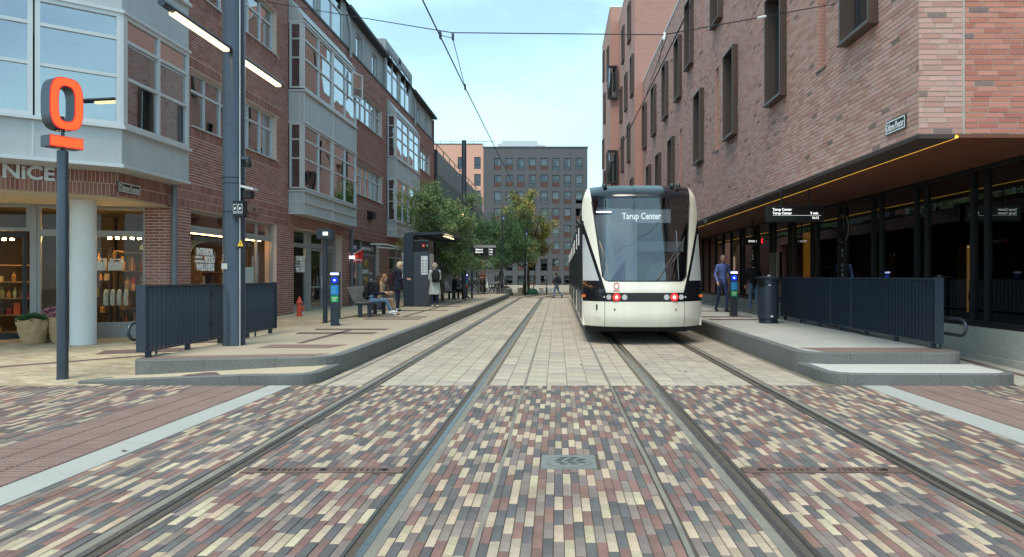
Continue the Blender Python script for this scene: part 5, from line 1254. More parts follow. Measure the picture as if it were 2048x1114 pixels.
t = thing('ticket_screen', 'small hanging black information screen beyond the orange panel', 'display', (6.5, 24.5, 2.6)); MB().box(6.25, 6.9, 24.4, 24.5, 2.55, 2.8).build('case', 'black', t); text('display_text', 'SPOR 1', (6.42, 24.39, 2.64), .09, 'white_text', t, 0, ext=.001); MB().box(6.86, 6.895, 24.392, 24.398, 2.6, 2.76).build('red_mark', emit('red mark', (230, 40, 40), 1), t); MB().cyl((6.57, 24.45, 2.8), (6.57, 24.45, ZS-.03), .02).build('hanger', 'black', t)
# far display on the left platform
t = thing('departure_display', 'far departure display on a bracket in front of the dark green tree', 'display', (-4.6, 40, .28)); MB().box(-4.62, -3.42, 39.9, 40.1, 2.62, 3.06).build('case', 'black', t); MB().box(-4.62, -3.4, 39.88, 40.12, 3.06, 3.2).build('hood', 'frame_grey', t)
for z in (2.92, 2.78):
    text('display_text', 'Hjallese St.', (-4.52, 39.89, z), .12, 'white_text', t, 0, ext=.001, sx=.8, bold=.003); text('display_text', '7 min', (-3.78, 39.89, z), .12, 'white_text', t, 0, ext=.001, sx=.8, bold=.003)
text('display_text', '16:12', (-3.78, 39.89, 2.65), .11, 'white_text', t, 0, ext=.001, sx=.8)
MB().cyl((-4.72, 40, .28), (-4.72, 40, 3.2), .06).build('post', 'steel_dark', t); MB().box(-4.72, -4.6, 39.97, 40.03, 3.08, 3.16).build('arm', 'steel_dark', t)

# shelter with ticket machine
t = thing('tram_shelter', 'dark grey tram shelter with a rounded corner, timetable and cantilever roof', 'shelter', (-5.6, 29, PZL)); z0 = PZL
prof = []
x0, x1, zt = -6.16, -4.44, 3.25
for k in range(7): a = math.pi-math.pi/2*k/6; prof.append((x0+.22+.22*math.cos(a), zt-.22+.22*math.sin(a)))
outer = [(x0, z0)]+prof+[(x1, zt+.02), (x1, zt-.05), (-5.6, zt-.13)]
inn = []
for k in range(6): a = math.pi/2+math.pi/2*k/5; inn.append((-5.78+.14+.14*math.cos(a), 2.98+.06+.1*math.sin(a)))
outer += inn+[(-5.78, z0)]
b = MB(); nO = len(outer); b.v = [(x, 29.0, z) for x, z in outer]+[(x, 33.9, z) for x, z in outer]
b.face(tuple(range(nO))); b.face(tuple(reversed(range(nO, 2*nO))))
for k in range(nO): b.face((k, nO+k, nO+(k+1) % nO, (k+1) % nO))
b.build('shell', 'steel_dark', t)
MB().box(-5.775, -5.16, 29.03, 30.2, z0, 2.95).build('machine_cabinet', mat('cabinet grey', (66, 74, 84), .45, 0, (2, .08)), t, bevel=.01); MB().box(-5.77, -5.15, 29.015, 29.029, 2.5, 2.9).build('header', 'black', t)
MB().box(-5.42, -5.3, 29.005, 29.014, 2.66, 2.78).build('logo_tile', 'red', t); text('logo_letter', 'L', (-5.39, 29.003, 2.685), .1, 'white_print', t, 0, ext=.001, bold=.003); MB().box(-5.26, -5.16, 29.005, 29.014, 2.66, 2.78).build('info_tile', 'signgreen', t); text('info_letter', 'i', (-5.225, 29.003, 2.68), .11, 'white_print', t, 0, ext=.001, bold=.004)
tt = MB().box(-5.46, -5.2, 29.012, 29.03, 1.55, 2.3).build('timetable', mat('white sheet', (222, 228, 230), .5), t); b = MB()
for c in range(2):
    for r in range(5):
        for q in range(3): b.box(-5.43+c*.12, -5.35+c*.12, 29.009, 29.012, 1.62+r*.115+q*.022, 1.632+r*.115+q*.022)
b.box(-5.43, -5.40, 29.009, 29.012, 2.22, 2.26); tag(b.build('timetable_print', mat('print grey', (110, 118, 122), .6), tt), kind='stuff')
MB().box(-5.15, -5.13, 29.2, 30.1, z0+.8, 2.4).build('machine_front', 'tram_grey', t); MB().box(-6.1, -5.2, 33.7, 33.8, z0, 2.9).build('end_glass', 'glassS', t)
for y in [29.4+.35*k for k in range(13)]: MB().box(-5.55, -4.5, y, y+.1, zt-.17, zt-.14).build('roof_slat', 'steel_dark', t)
MB().box(-4.62, -4.5, 29.35, 31.5, zt-.16, zt-.13).build('light_strip', 'lamp', t)
MB().cyl((-5.68, 33.6, z0), (-5.68, 33.6, 3.05), .05).build('post', 'steel_dark', t)

# benches
def bench(label, x, y, z, L_=2.0):
    t = thing('bench', label, 'bench', (x, y, z), 0, 'platform benches')
    for k in range(5): MB().box(-.02+k*.092, .058+k*.092, 0, L_, .415+.006*abs(k-2), .445+.006*abs(k-2)).build('seat_slat', 'wood_grey', t, world=False)
    for k in range(5): a = (-.05-.035*k, .49+.085*k); MB().hexa([(a[0]-.016, 0, a[1]), (a[0]+.016, 0, a[1]), (a[0]+.016, L_, a[1]), (a[0]-.016, L_, a[1]), (a[0]-.046, 0, a[1]+.07), (a[0]-.014, 0, a[1]+.07), (a[0]-.014, L_, a[1]+.07), (a[0]-.046, L_, a[1]+.07)]).build('back_slat', 'wood_grey', t, world=False)
    for yy in (.12, L_-.22):
        MB().box(.05, .16, yy, yy+.09, 0, .41).build('leg', 'steel_dark', t, world=False); MB().box(.33, .44, yy, yy+.09, 0, .41).build('leg', 'steel_dark', t, world=False)
        MB().box(-.03, .46, yy+.01, yy+.08, .36, .412).build('bearer', 'steel_dark', t, world=False); MB().hexa([(-.1, yy+.02, .38), (-.05, yy+.02, .38), (-.05, yy+.07, .38), (-.1, yy+.07, .38), (-.28, yy+.02, .9), (-.24, yy+.02, .9), (-.24, yy+.07, .9), (-.28, yy+.07, .9)]).build('back_bracket', 'steel_dark', t, world=False)
bench('slatted bench with two seated women on the left platform', -5.95, 21.3, PZL, 2.1); bench('far slatted bench beyond the shelter where a dark figure sits', -5.75, 37.6, PZL, 1.8)
# LOTTO flag, wall lamps
t = thing('lotto_flag_sign', 'red LOTTO flag sign with a round white lamp on the brick wall', 'sign', (-8.3, 30.0, 2.0))
b = MB(); P = [(-8.45, 29.9, 2.05), (-8.03, 29.9, 2.05), (-8.03, 29.9, 2.6), (-8.45, 29.9, 2.36)]; P2 = [(x, y+.06, z) for x, y, z in P]; b.v = P+P2
for q in ((0, 1, 2, 3), (7, 6, 5, 4), (0, 4, 5, 1), (1, 5, 6, 2), (2, 6, 7, 3), (3, 7, 4, 0)): b.face(q)
fl = b.build('flag_plate', 'red', t); text('lettering', 'LOTTO', (-8.43, 29.89, 2.11), .12, 'white_print', fl, 0, bold=.004, width=.37)
b = MB(); b.hexa([(-8.45, 29.88, 2.362), (-8.03, 29.88, 2.602), (-8.03, 29.98, 2.602), (-8.45, 29.98, 2.362), (-8.45, 29.88, 2.4), (-8.03, 29.88, 2.64), (-8.03, 29.98, 2.64), (-8.45, 29.98, 2.4)]); b.build('white_edge', 'white', fl); MB().box(-8.29, -8.21, 29.885, 29.897, 2.27, 2.35).build('ticket_mark', 'orange', fl)
MB().lathe([(.02, -.1), (.09, -.05), (.1, 0), (.09, .05), (.02, .1)], (-8.44, 29.8, 2.27), 16).build('globe_lamp', emit('globe', (250, 250, 255), 1.6), t, smooth=True); MB().box(-8.54, -8.44, 29.91, 29.96, 2.1, 2.16).build('bracket', 'steel_dark', t)
t = thing('awning_arms', 'white folding awning arms with two small lamps on the brick wall', 'awning', (FX, 35, 2.9)); MB().tube([(FX+.05, 33.0, 2.95), (FX+.5, 34.0, 2.98), (FX+.9, 35.0, 2.86)], .035).build('arm', 'white', t, smooth=True); MB().tube([(FX+.05, 34.0, 2.85), (FX+.9, 35.0, 2.80), (FX+1.5, 37.0, 2.68)], .03).build('arm', 'white', t, smooth=True)
for y, x in ((35.6, FX+1.0), (37.4, FX+1.5)): MB().hexa([(x-.08, y, 2.3), (x+.1, y, 2.35), (x+.1, y+.1, 2.35), (x-.08, y+.1, 2.3), (x-.12, y, 2.65), (x+.06, y, 2.7), (x+.06, y+.1, 2.7), (x-.12, y+.1, 2.65)]).build('lamp_head', 'white', t)
t = thing('wall_lamp', 'black box lamp high on the brick wall above the LOTTO sign', 'lamp', (FX+.1, 33, 3.9)); MB().box(FX, FX+.25, 32.6, 33.2, 4.1, 4.4).build('lamp_body', 'black', t, bevel=.02); MB().box(FX, FX+.06, 32.55, 33.25, 4.05, 4.45).build('back_plate', 'black', t)

# overhead wires
def wire(label, pts, r=.008, par=None, nm='overhead_wire'):
    o = MB().tube(pts, r, 6).build(nm, 'wire', par)
    if label: tag(o, label, 'wire', 'overhead wires')
    return o
wire('contact wire above the empty left track', [(TL, 2, 5.22), (TL, 11.3, 5.2), (TL, 14.2, 5.19), (TL+.05, 30, 5.15), (TL+.1, 48, 5.1), (3.5, 74, 5.1)], .011); wire('contact wire above the tram track', [(TR-.1, 2, 5.5), (TR-.1, 13.2, 5.45), (TR-.15, 30, 5.4), (TR-.1, 46, 5.3), (4.5, 66, 5.2)], .011)
wire('cross span wire reaching up to the left brick facade', [(FX, 20.5, 9.3), (-1.67, 11.5, 5.36)]); wire('level cross span wire between the two tracks', [(-1.67, 11.5, 5.36), (1.7, 11.6, 5.36)]); wire('cross span wire running to the right brick wall', [(1.7, 11.6, 5.36), (4.7, 12.9, 6.3), (XF, 13.06, 6.4)])
t = thing('wire_hanger', 'V shaped wire hanger with clamps over the left track', 'wire', (TL, 12, 5.2), 0, 'wire hangers'); wire(None, [(-1.67, 11.5, 5.36), (-1.66, 11.5, 5.26), (TL, 14.2, 5.2)], .006, t, 'drop_wire'); wire(None, [(-1.66, 11.5, 5.27), (TL, 11.2, 5.22)], .006, t, 'drop_wire')
for p in ((-1.66, 11.5, 5.3), (TL, 11.2, 5.22), (TL, 14.2, 5.2)): MB().box(p[0]-.014, p[0]+.014, p[1]-.05, p[1]+.05, p[2]-.05, p[2]+.05).build('clamp', 'roof_dark', t)
t = thing('wire_hanger', 'wire hanger with pale insulator over the tram track', 'wire', (TR, 12, 5.3), 0, 'wire hangers'); wire(None, [(1.7, 11.6, 5.36), (1.9, 13.6, 5.44)], .006, t, 'drop_wire'); wire(None, [(1.75, 11.6, 5.34), (1.95, 16.5, 5.42)], .006, t, 'drop_wire'); MB().cyl((1.7, 11.6, 5.28), (1.72, 11.62, 5.4), .022, n=8).build('insulator', 'white', t); MB().cyl((3.4, 12.3, 5.88), (3.55, 12.37, 5.93), .022, n=8).build('insulator', 'white', t)
# ================================================================ PEOPLE
import numpy as np
def V(*a): return Vector(a)
def capsule(b, p0, r0, p1, r1, n=12):
    d = p1-p0; L_ = d.length
    if L_ < 1e-5: d = V(0, 0, 1)
    else: d = d/L_
    x = d.orthogonal().normalized(); y = d.cross(x); i = len(b.v); rings = []
    for a in (-80, -45, -15): rings.append((p0+d*math.sin(R(a))*r0, r0*math.cos(R(a))))
    rings += [(p0, r0), (p1, r1)]
    for a in (15, 45, 80): rings.append((p1+d*math.sin(R(a))*r1, r1*math.cos(R(a))))
    for c, r in rings:
        for k in range(n): t = 2*math.pi*k/n; b.v.append(tuple(c+x*math.cos(t)*r+y*math.sin(t)*r))
    for j in range(len(rings)-1):
        for k in range(n): b.face((i+j*n+k, i+j*n+(k+1) % n, i+(j+1)*n+(k+1) % n, i+(j+1)*n+k))
    b.face(tuple(i+k for k in reversed(range(n)))); j = len(rings)-1; b.face(tuple(i+j*n+k for k in range(n)))
def ellipsoid(b, c, rx, ry, rz, n=16, m=10, rot=None):
    i = len(b.v); rot = rot or Matrix.Identity(3)
    for j in range(m+1):
        a = -math.pi/2+math.pi*(j+.02)/(m+.04)
        for k in range(n): t = 2*math.pi*k/n; b.v.append(tuple(c+rot @ V(rx*math.cos(a)*math.cos(t), ry*math.cos(a)*math.sin(t), rz*math.sin(a))))
    for j in range(m):
        for k in range(n): b.face((i+j*n+k, i+j*n+(k+1) % n, i+(j+1)*n+(k+1) % n, i+(j+1)*n+k))
    b.face(tuple(i+k for k in reversed(range(n)))); b.face(tuple(i+m*n+k for k in range(n)))
def remesh(b, vox, smooth=3, name='body', wob=0):
    me = b.mesh('tmp', M['black']); o = bpy.data.objects.new('tmp', me); COL.objects.link(o)
    m = o.modifiers.new('r', 'REMESH'); m.mode = 'VOXEL'; m.voxel_size = vox
    s = o.modifiers.new('s', 'SMOOTH'); s.iterations = smooth; s.factor = .5
    bpy.context.view_layer.update()
    r = bpy.data.meshes.new_from_object(o.evaluated_get(bpy.context.evaluated_depsgraph_get())); bpy.data.objects.remove(o)
    if wob:
        for v in r.vertices:
            n_ = mnoise.noise(v.co*9)*wob+mnoise.noise(v.co*23)*wob*.5; v.co += v.normal*n_
    r.polygons.foreach_set('use_smooth', [True]*len(r.polygons)); r.name = name; r.materials.clear(); return r
SK = mat('skin', (205, 158, 134), .6)
FAB = {}
def fab(rgb):
    if rgb not in FAB: FAB[rgb] = mat('cloth %d %d %d' % rgb, rgb, .85, 0, ((14, .16), (90, .1)), (60, .3))
    return FAB[rgb]
def segd(p, a, b_, r0, r1):
    d = b_-a; t = max(0, min(1, (p-a).dot(d)/max(d.length_squared, 1e-9))); return (p-a-d*t).length-(r0+(r1-r0)*t)
def person(label, loc, face, H=1.7, pose={}, top=(40, 44, 60), legs=(50, 56, 70), shoes=(30, 30, 32), coat=None, skirt=None, hair=None, hair_len=0, build=1.0, sit=None, hood=None, soles=None, beard=False):
    """faces local +Y; face = heading in degrees (0 = +Y, -90 = +X). pose: limb directions"""
    s = H/1.72; g = lambda k, d: Vector(pose.get(k, d)).normalized()
    pel = V(0, 0, pose.get('hip', .93)*s) if not sit else V(0, 0, sit)
    tor = g('torso', (0, .03, 1)); ch = pel+tor*.40*s; nk = pel+tor*.53*s; hd = g('head', (0, .06, 1)); hc = nk+hd*.165*s
    side = V(1, 0, 0); tw = pose.get('twist', 0); side = Matrix.Rotation(R(tw), 3, 'Z') @ side
    C = []                                       # capsules: p0,r0,p1,r1,region
    def add(a, r0, c, r1, rg): C.append((a, r0*s*build, c, r1*s*build, rg))
    add(pel+V(0, 0, -.02), .125, pel+tor*.16*s, .118, 'top'); add(pel+tor*.16*s, .115, ch+tor*.03*s, .135, 'top')
    for q in (-1, 1):
        add(pel+V(q*.06*s, 0, -.03), .115, pel+V(q*.05*s, 0, .05), .11, 'legs'); add(ch+side*q*.05*s, .125, ch+side*q*.10*s+tor*.05*s, .09, 'top')
    add(ch+tor*.06*s, .07, nk+tor*.02, .055, 'top'); add(nk, .052, hc-hd*.06*s, .05, 'skin')
    B = {}
    for q, nm in ((-1, 'L'), (1, 'R')):
        sh = ch+side*q*.175*s+tor*.085*s; ua = g('ua'+nm, (q*.12, 0, -1)); fa = g('fa'+nm, (q*.05, .12, -1)); el = sh+ua*.285*s; wr = el+fa*.25*s; hn = g('hand'+nm, tuple(fa))
        add(sh-side*q*.03, .062, sh+ua*.05, .062, 'top'); add(sh, .06, el, .046, 'top'); add(el, .046, wr-fa*.015, .036, 'top')
        kn = wr+hn*.085*s; add(wr-fa*.02, .026, kn, .03, 'skin'); pn = hn.orthogonal().normalized() if abs(hn.z) > .9 else hn.cross(V(0, 0, 1)).normalized()
        up_ = pn.cross(hn)
        for k, (o_, ln) in enumerate(((-.033, .062), (-.011, .075), (.011, .07), (.033, .055))):
            a = kn+pn*o_*s; m_ = a+(hn*.8-up_*.25).normalized()*ln*.55*s; e_ = m_+(hn*.35-up_*.6).normalized()*ln*.55*s; add(a, .0095, m_, .009, 'skin'); add(m_, .009, e_, .0075, 'skin')
        a = wr+hn*.03*s+pn*.028*s; add(a, .012, a+(hn*.5+pn*.8-up_*.3).normalized()*.055*s, .009, 'skin')
        B['wr'+nm] = wr; B['kn'+nm] = kn+hn*.03*s
        hp = pel+V(q*.09*s, 0, -.04*s); th = g('th'+nm, (q*.02, .02, -1)); sn = g('sn'+nm, (0, -.02, -1)); kne = hp+th*.42*s; an = kne+sn*.40*s
        add(hp, .092, kne, .06, 'legs'); add(kne, .06, an+sn*-.05*s, .04, 'legs'); add(an-sn*.06*s, .04, an, .036, 'ank')
        ft = g('ft'+nm, (q*.15, 1, -.12)); add(an-ft*.05*s+V(0, 0, -.03*s), .04, an+ft*.05*s+V(0, 0, -.028*s), .042, 'shoe'); add(an+ft*.05*s+V(0, 0, -.03*s), .042, an+ft*.16*s+V(0, 0, -.043*s), .033, 'shoe')
        B['an'+nm] = an
    b = MB()
    for c in C: capsule(b, *c[:4])
    fw = g('look', (0, 1, 0)); fw = (fw-hd*fw.dot(hd)).normalized(); rt = fw.cross(hd).normalized(); rot = Matrix((rt, fw, hd)).transposed()
    ellipsoid(b, hc+hd*.03*s, .073*s, .09*s, .105*s, rot=rot); ellipsoid(b, hc-hd*.045*s+fw*.018*s, .055*s, .07*s, .062*s, rot=rot)
    capsule(b, hc+fw*.085*s+hd*.02*s, .010*s, hc+fw*.104*s-hd*.018*s, .014*s)              # nose
    capsule(b, hc+fw*.083*s+hd*.035*s-rt*.035*s, .012*s, hc+fw*.083*s+hd*.035*s+rt*.035*s, .012*s)   # brow
    capsule(b, hc+fw*.084*s-hd*.05*s-rt*.018*s, .009*s, hc+fw*.084*s-hd*.05*s+rt*.018*s, .009*s)     # lips
    capsule(b, hc+fw*.072*s-hd*.088*s, .02*s, hc+fw*.068*s-hd*.086*s, .02*s)               # chin
    for q in (-1, 1): capsule(b, hc+rt*q*.074*s-hd*.012*s, .012*s, hc+rt*q*.08*s+hd*.025*s, .015*s)  # ears
    C.append((hc-hd*.05*s, .09*s, hc+hd*.05*s, .1*s, 'skin'))
    def frust(z0p, r0, z1p, r1, fy=.8):
        i = len(b.v); n = 20
        for p, r in ((z0p, r0), (z1p, r1)):
            for k in range(n): t = 2*math.pi*k/n; w = 1+.06*math.sin(5*t) if p is z0p else 1; b.v.append(tuple(p+V(r*w*math.cos(t), r*w*fy*math.sin(t), 0)))
        for k in range(n): b.face((i+k, i+(k+1) % n, i+n+(k+1) % n, i+n+k))
        b.face(tuple(i+k for k in reversed(range(n)))); b.face(tuple(i+n+k for k in range(n)))
    if coat: frust(V(0, 0, coat[0]*s)+V(pel.x, pel.y, 0), coat[1]*s, ch, .15*s, .85)
    if skirt: frust(V(0, 0, skirt[0]*s), skirt[1]*s, pel+tor*.05, .14*s, .85)
    me = remesh(b, .0145, 2, 'body')
    mats_ = [SK, fab(top), fab(legs), fab(shoes), fab(coat[2]) if coat else fab(top), fab(skirt[2]) if skirt else fab(legs), fab(soles) if soles else SK]
    for m_ in mats_: me.materials.append(m_)
    idx = {'skin': 0, 'top': 1, 'legs': 2, 'shoe': 3, 'ank': 6 if soles else 2}
    cen = np.empty(len(me.polygons)*3); me.polygons.foreach_get('center', cen); cen = cen.reshape(-1, 3); D = []
    for q in C:
        a_, d_ = np.array(q[0]), np.array(q[2]-q[0]); tt = np.clip((cen-a_) @ d_/max(d_ @ d_, 1e-9), 0, 1); D.append(np.linalg.norm(cen-a_-tt[:, None]*d_, axis=1)-(q[1]+(q[3]-q[1])*tt))
    near = np.argmin(np.array(D), axis=0)
    for p, kk in zip(me.polygons, near):
        c = p.center; best = C[kk]; i = idx[best[4]]
        if coat and best[4] in ('top', 'legs') and coat[0]*s-.02 < c.z < nk.z and (c-V(0, 0, c.z)).length < .34 and best[4] != 'skin':
            if best[4] == 'top' or c.z > coat[0]*s: i = 4
        if skirt and best[4] == 'legs' and c.z > skirt[0]*s-.01: i = 5
        if best[4] == 'shoe' and soles and c.z < min(B['anL'].z, B['anR'].z)-.055*s: i = 6
        p.material_index = i
    t = thing('person', label, 'person', loc, R(face)); put('body', me, t, world=False)
    # eyes and mouth
    for q in (-1, 1):
        e = hc+fw*.088*s+hd*.018*s+rt*q*.032*s; bb = MB(); ellipsoid(bb, e, .012*s, .006*s, .008*s, 8, 6, rot); bb.build('eye', 'black', t, world=False, smooth=True)
    bb = MB(); ellipsoid(bb, hc+fw*.092*s-hd*.05*s, .022*s, .006*s, .005*s, 8, 6, rot); bb.build('mouth', mat('lip', (150, 84, 76), .6), t, world=False, smooth=True)
    if hair:
        hb = MB(); n_ = 10
        ellipsoid(hb, hc+hd*.05*s-fw*.018*s, .086*s, .098*s, .098*s, rot=rot)
        ellipsoid(hb, hc-fw*.05*s-hd*.0*s, .078*s, .06*s, .1*s, rot=rot)
        if hair_len:
            for q in (-1, -.4, .4, 1):
                p0 = hc+rt*q*.065*s-fw*(.03+.03*(1-abs(q)))*s+hd*.03*s
                p1 = p0+V(0, 0, -hair_len*.55)-fw*.02+rt*q*.01; p2 = p0+V(0, 0, -hair_len)-fw*.0+rt*q*.012
                capsule(hb, p0, .045*s, p1, .042*s); capsule(hb, p1, .042*s, p2, .022*s)
        hm = remesh(hb, .013, 2, 'hair', .006); hm.materials.append(fab(hair)); put('hair', hm, t, world=False)
    elif beard:
        hb = MB(); ellipsoid(hb, hc-hd*.075*s+fw*.03*s, .058*s, .062*s, .05*s, rot=rot); hm = remesh(hb, .012, 1, 'stubble'); hm.materials.append(mat('stubble', (150, 112, 96), .8)); put('stubble', hm, t, world=False)
    if hood:
        hb = MB(); ellipsoid(hb, nk-fw*.07*s, .13*s, .09*s, .06*s); hm = remesh(hb, .014, 2, 'hood', .004); hm.materials.append(fab(hood)); put('hood', hm, t, world=False)
    bpy.context.view_layer.update(); W2 = t.matrix_world.copy(); return t, W2, dict(ch=ch, pel=pel, tor=tor, s=s, **B)
def backpack(label, P, col, dz=0, sc=1.0):
    t0, Wm, J = P; s = J['s']; b = MB(); c = J['ch']-J['tor']*.08*s+V(0, -.235*s, dz)
    t = thing('backpack', label, 'backpack', Wm @ c, t0.rotation_euler.z, 'backpacks'); Z = V(0, 0, 0)
    b = MB(); ellipsoid(b, Z, .155*s*sc, .10*s*sc, .25*s*sc); capsule(b, V(-.07, 0, -.17)*sc, .085*s, V(.07, 0, -.17)*sc, .085*s); capsule(b, V(-.05, 0, .13)*sc, .08*s, V(.05, 0, .13)*sc, .08*s); me = remesh(b, .014, 2, 'sack', .004); me.materials.append(fab(col)); put('sack', me, t, world=False)
    b = MB(); ellipsoid(b, V(0, -.09*sc, -.1*sc), .11*s*sc, .05, .1*s*sc); me = remesh(b, .014, 2, 'front_pocket'); me.materials.append(fab(tuple(max(8, int(v*.8)) for v in col))); put('front_pocket', me, t, world=False)
    for q in (-1, 1): MB().tube([V(q*.09, .03, .2)*s, V(q*.11, .13, .27)*s, V(q*.11, .27, .22)*s, V(q*.12, .36, .05)*s, V(q*.15, .3, -.15)*s, V(q*.13, .05, -.2)*s], .018, 8).build('strap', fab(col), t, world=False, smooth=True)
    MB().tube([V(-.03, -.0, .24)*s, V(0, -.01, .28)*s, V(.03, 0, .24)*s], .01, 6).build('handle', fab(col), t, world=False)
def phone(label, P, key, up=False):
    t0, Wm, J = P; p = Wm @ (J[key]+V(0, .02, .03)); o = MB().box(-.037, .037, -.075, .075, -.005, .005).build('phone', 'black', bevel=.003); MB().box(-.033, .033, -.068, .068, .0051, .0058).build('screen', mat('phone screen', (120, 130, 140), .2), o, world=False)
    o.location = p; o.rotation_euler = (R(35), 0, t0.rotation_euler.z); tag(o, label, 'phone', 'phones in hands')

SITL = dict(thL=(-.1, 1, .02), thR=(.05, 1, .02), snL=(0, .12, -1), snR=(0, .25, -1))
hold = dict(uaL=(-.12, .12, -1), faL=(.35, 1, .0), uaR=(.12, .12, -1), faR=(-.35, 1, .1))
P1 = person('seated woman in dark jacket and jeans with long brown hair on the near bench', (-5.62, 22.0, PZL), -82, 1.68, dict(SITL, torso=(0, .25, 1), head=(0, .55, 1), look=(0, 1, -.5), thL=(-.12, 1, .05), snL=(-.05, .35, -1), thR=(.1, 1, .1), snR=(-.05, .5, -1), ftR=(0, 1, .2), **hold), top=(30, 32, 44), legs=(92, 122, 152), shoes=(226, 228, 230), hair=(74, 54, 42), hair_len=.33, sit=.50, soles=(210, 212, 215))
backpack('black backpack worn by the seated woman in jeans', P1, (24, 25, 29), -.05); phone('phone held by the seated woman in jeans', P1, 'knR')
P2 = person('seated woman in beige coat and skirt beyond the woman in jeans', (-5.62, 22.75, PZL), -85, 1.68, dict(SITL, torso=(0, .2, 1), head=(0, .5, 1), look=(0, 1, -.5), **hold), top=(168, 146, 118), legs=(150, 128, 104), shoes=(150, 122, 96), hair=(150, 108, 76), hair_len=.16, sit=.50, skirt=None)
phone('phone held by the seated woman in beige', P2, 'knR')
P3 = person('standing blonde woman in dark navy coat looking at her phone', (-5.5, 24.95, PZL), -80, 1.68, dict(torso=(0, .05, 1), head=(0, .28, 1), look=(0, 1, -.35), uaL=(-.1, .2, -1), faL=(.1, 1, .02), uaR=(.12, .15, -1), faR=(-.05, 1, .0), thL=(-.02, .04, -1), thR=(.02, -.02, -1)), top=(30, 34, 52), legs=(34, 40, 66), shoes=(28, 28, 32), coat=(.76, .235, (30, 34, 52)), hair=(206, 188, 156), hair_len=.13, build=1.08, soles=(220, 220, 222))
backpack('dark red and black backpack on the blonde woman in navy', P3, (58, 28, 36), -.1, .95); phone('phone held by the standing blonde woman', P3, 'knR')
P4 = person('woman in long pale grey coat standing at the ticket machine, back turned', (-4.82, 28.5, PZL), 18, 1.7, dict(head=(0, .12, 1), uaL=(-.15, .12, -1), faL=(.25, .75, -.4), uaR=(.15, .1, -1), faR=(-.25, .7, -.4)), top=(178, 186, 184), legs=(40, 52, 88), shoes=(196, 186, 170), coat=(.50, .245, (178, 186, 184)), hair=(176, 158, 138), hair_len=.03, build=1.08, hood=(166, 174, 172))
backpack('black backpack on the woman in the pale grey coat', P4, (32, 34, 38), 0, 1.1)
P5 = person('person in black sitting cross legged on the far bench', (-5.45, 38.3, PZL), -88, 1.75, dict(SITL, torso=(0, .05, 1), head=(0, .3, 1), thL=(.1, 1, .08), snL=(.0, .5, -.75), thR=(-.05, 1, 0), snR=(0, .1, -1), ftL=(0, 1, -.3), **hold), top=(24, 24, 28), legs=(22, 22, 26), shoes=(20, 20, 22), hair=(50, 40, 36), hair_len=.05, sit=.5)
P6 = person('far standing person in brown jacket and long black skirt', (-5.0, 48.5, PZL), 172, 1.62, dict(head=(0, .3, 1), uaL=(-.2, .2, -1), faL=(.6, 1, .2), uaR=(.2, .2, -1), faR=(-.6, 1, .2)), top=(96, 72, 52), legs=(22, 20, 24), shoes=(24, 24, 24), skirt=(.16, .27, (22, 20, 24)), hair=(70, 40, 36), hair_len=.08, build=1.12)
t = thing('tote_bag', 'white cloth bag hanging from the far person in brown', 'bag', (-4.68, 48.3, .75)); bb = MB(); capsule(bb, V(0, 0, 0), .09, V(0, 0, .35), .03); me = remesh(bb, .015, 1, 'sack'); me.materials.append(M['white']); put('sack', me, t, world=False); MB().tube([(-.02, 0, .36), (-.05, .0, .6), (-.08, .02, .75)], .012, 6).build('strap', 'white', t, world=False)
P7 = person('young pedestrian in dark jacket and jeans crossing the tracks', (-.06, 49.5, 0), 78, 1.7, dict(hip=.91, torso=(0, .06, 1), head=(0, .15, 1), thL=(-.02, .35, -1), snL=(0, .12, -1), thR=(.02, -.28, -1), snR=(0, -.75, -1), ftR=(0, .5, -1), uaL=(-.1, -.2, -1), faL=(0, .4, -1), uaR=(.1, .1, -1), faR=(-.1, .8, -.5)), top=(42, 46, 60), legs=(92, 118, 146), shoes=(28, 26, 28), hair=(58, 46, 40), hair_len=.1, build=1.1)
backpack('dark backpack on the pedestrian crossing the tracks', P7, (36, 38, 46), -.02)
P8 = person('bald man in a blue sweater walking past the dark glass', (5.42, 23.8, PZR), 196, 1.84, dict(hip=.92, torso=(0, .05, 1), head=(0, .05, 1), look=(.15, 1, 0), thL=(-.03, .22, -1), snL=(0, -.05, -1), thR=(.03, -.18, -1), snR=(0, -.4, -1), ftR=(0, .8, -.5), uaR=(.25, -.12, -1), faR=(.0, .55, -.8), uaL=(-.2, .1, -1), faL=(.05, .2, -1)), top=(104, 124, 184), legs=(56, 66, 100), shoes=(26, 26, 28), beard=True)
P9 = person('person in black jacket and jeans walking away behind the litter bin', (6.2, 22.9, PZR), -8, 1.66, dict(hip=.92, torso=(0, .12, 1), thL=(0, .3, -1), snL=(0, -.1, -1), thR=(0, -.2, -1), snR=(0, -.7, -1), ftR=(0, .3, -1), uaL=(-.2, .2, -1), faL=(0, .6, -.7), uaR=(.2, -.1, -1), faR=(.05, .4, -.8)), top=(24, 24, 28), legs=(98, 122, 146), shoes=(150, 136, 124), hair=(34, 28, 26), hair_len=.06)
backpack('black backpack on the person walking away behind the bin', P9, (20, 20, 23), -.02)

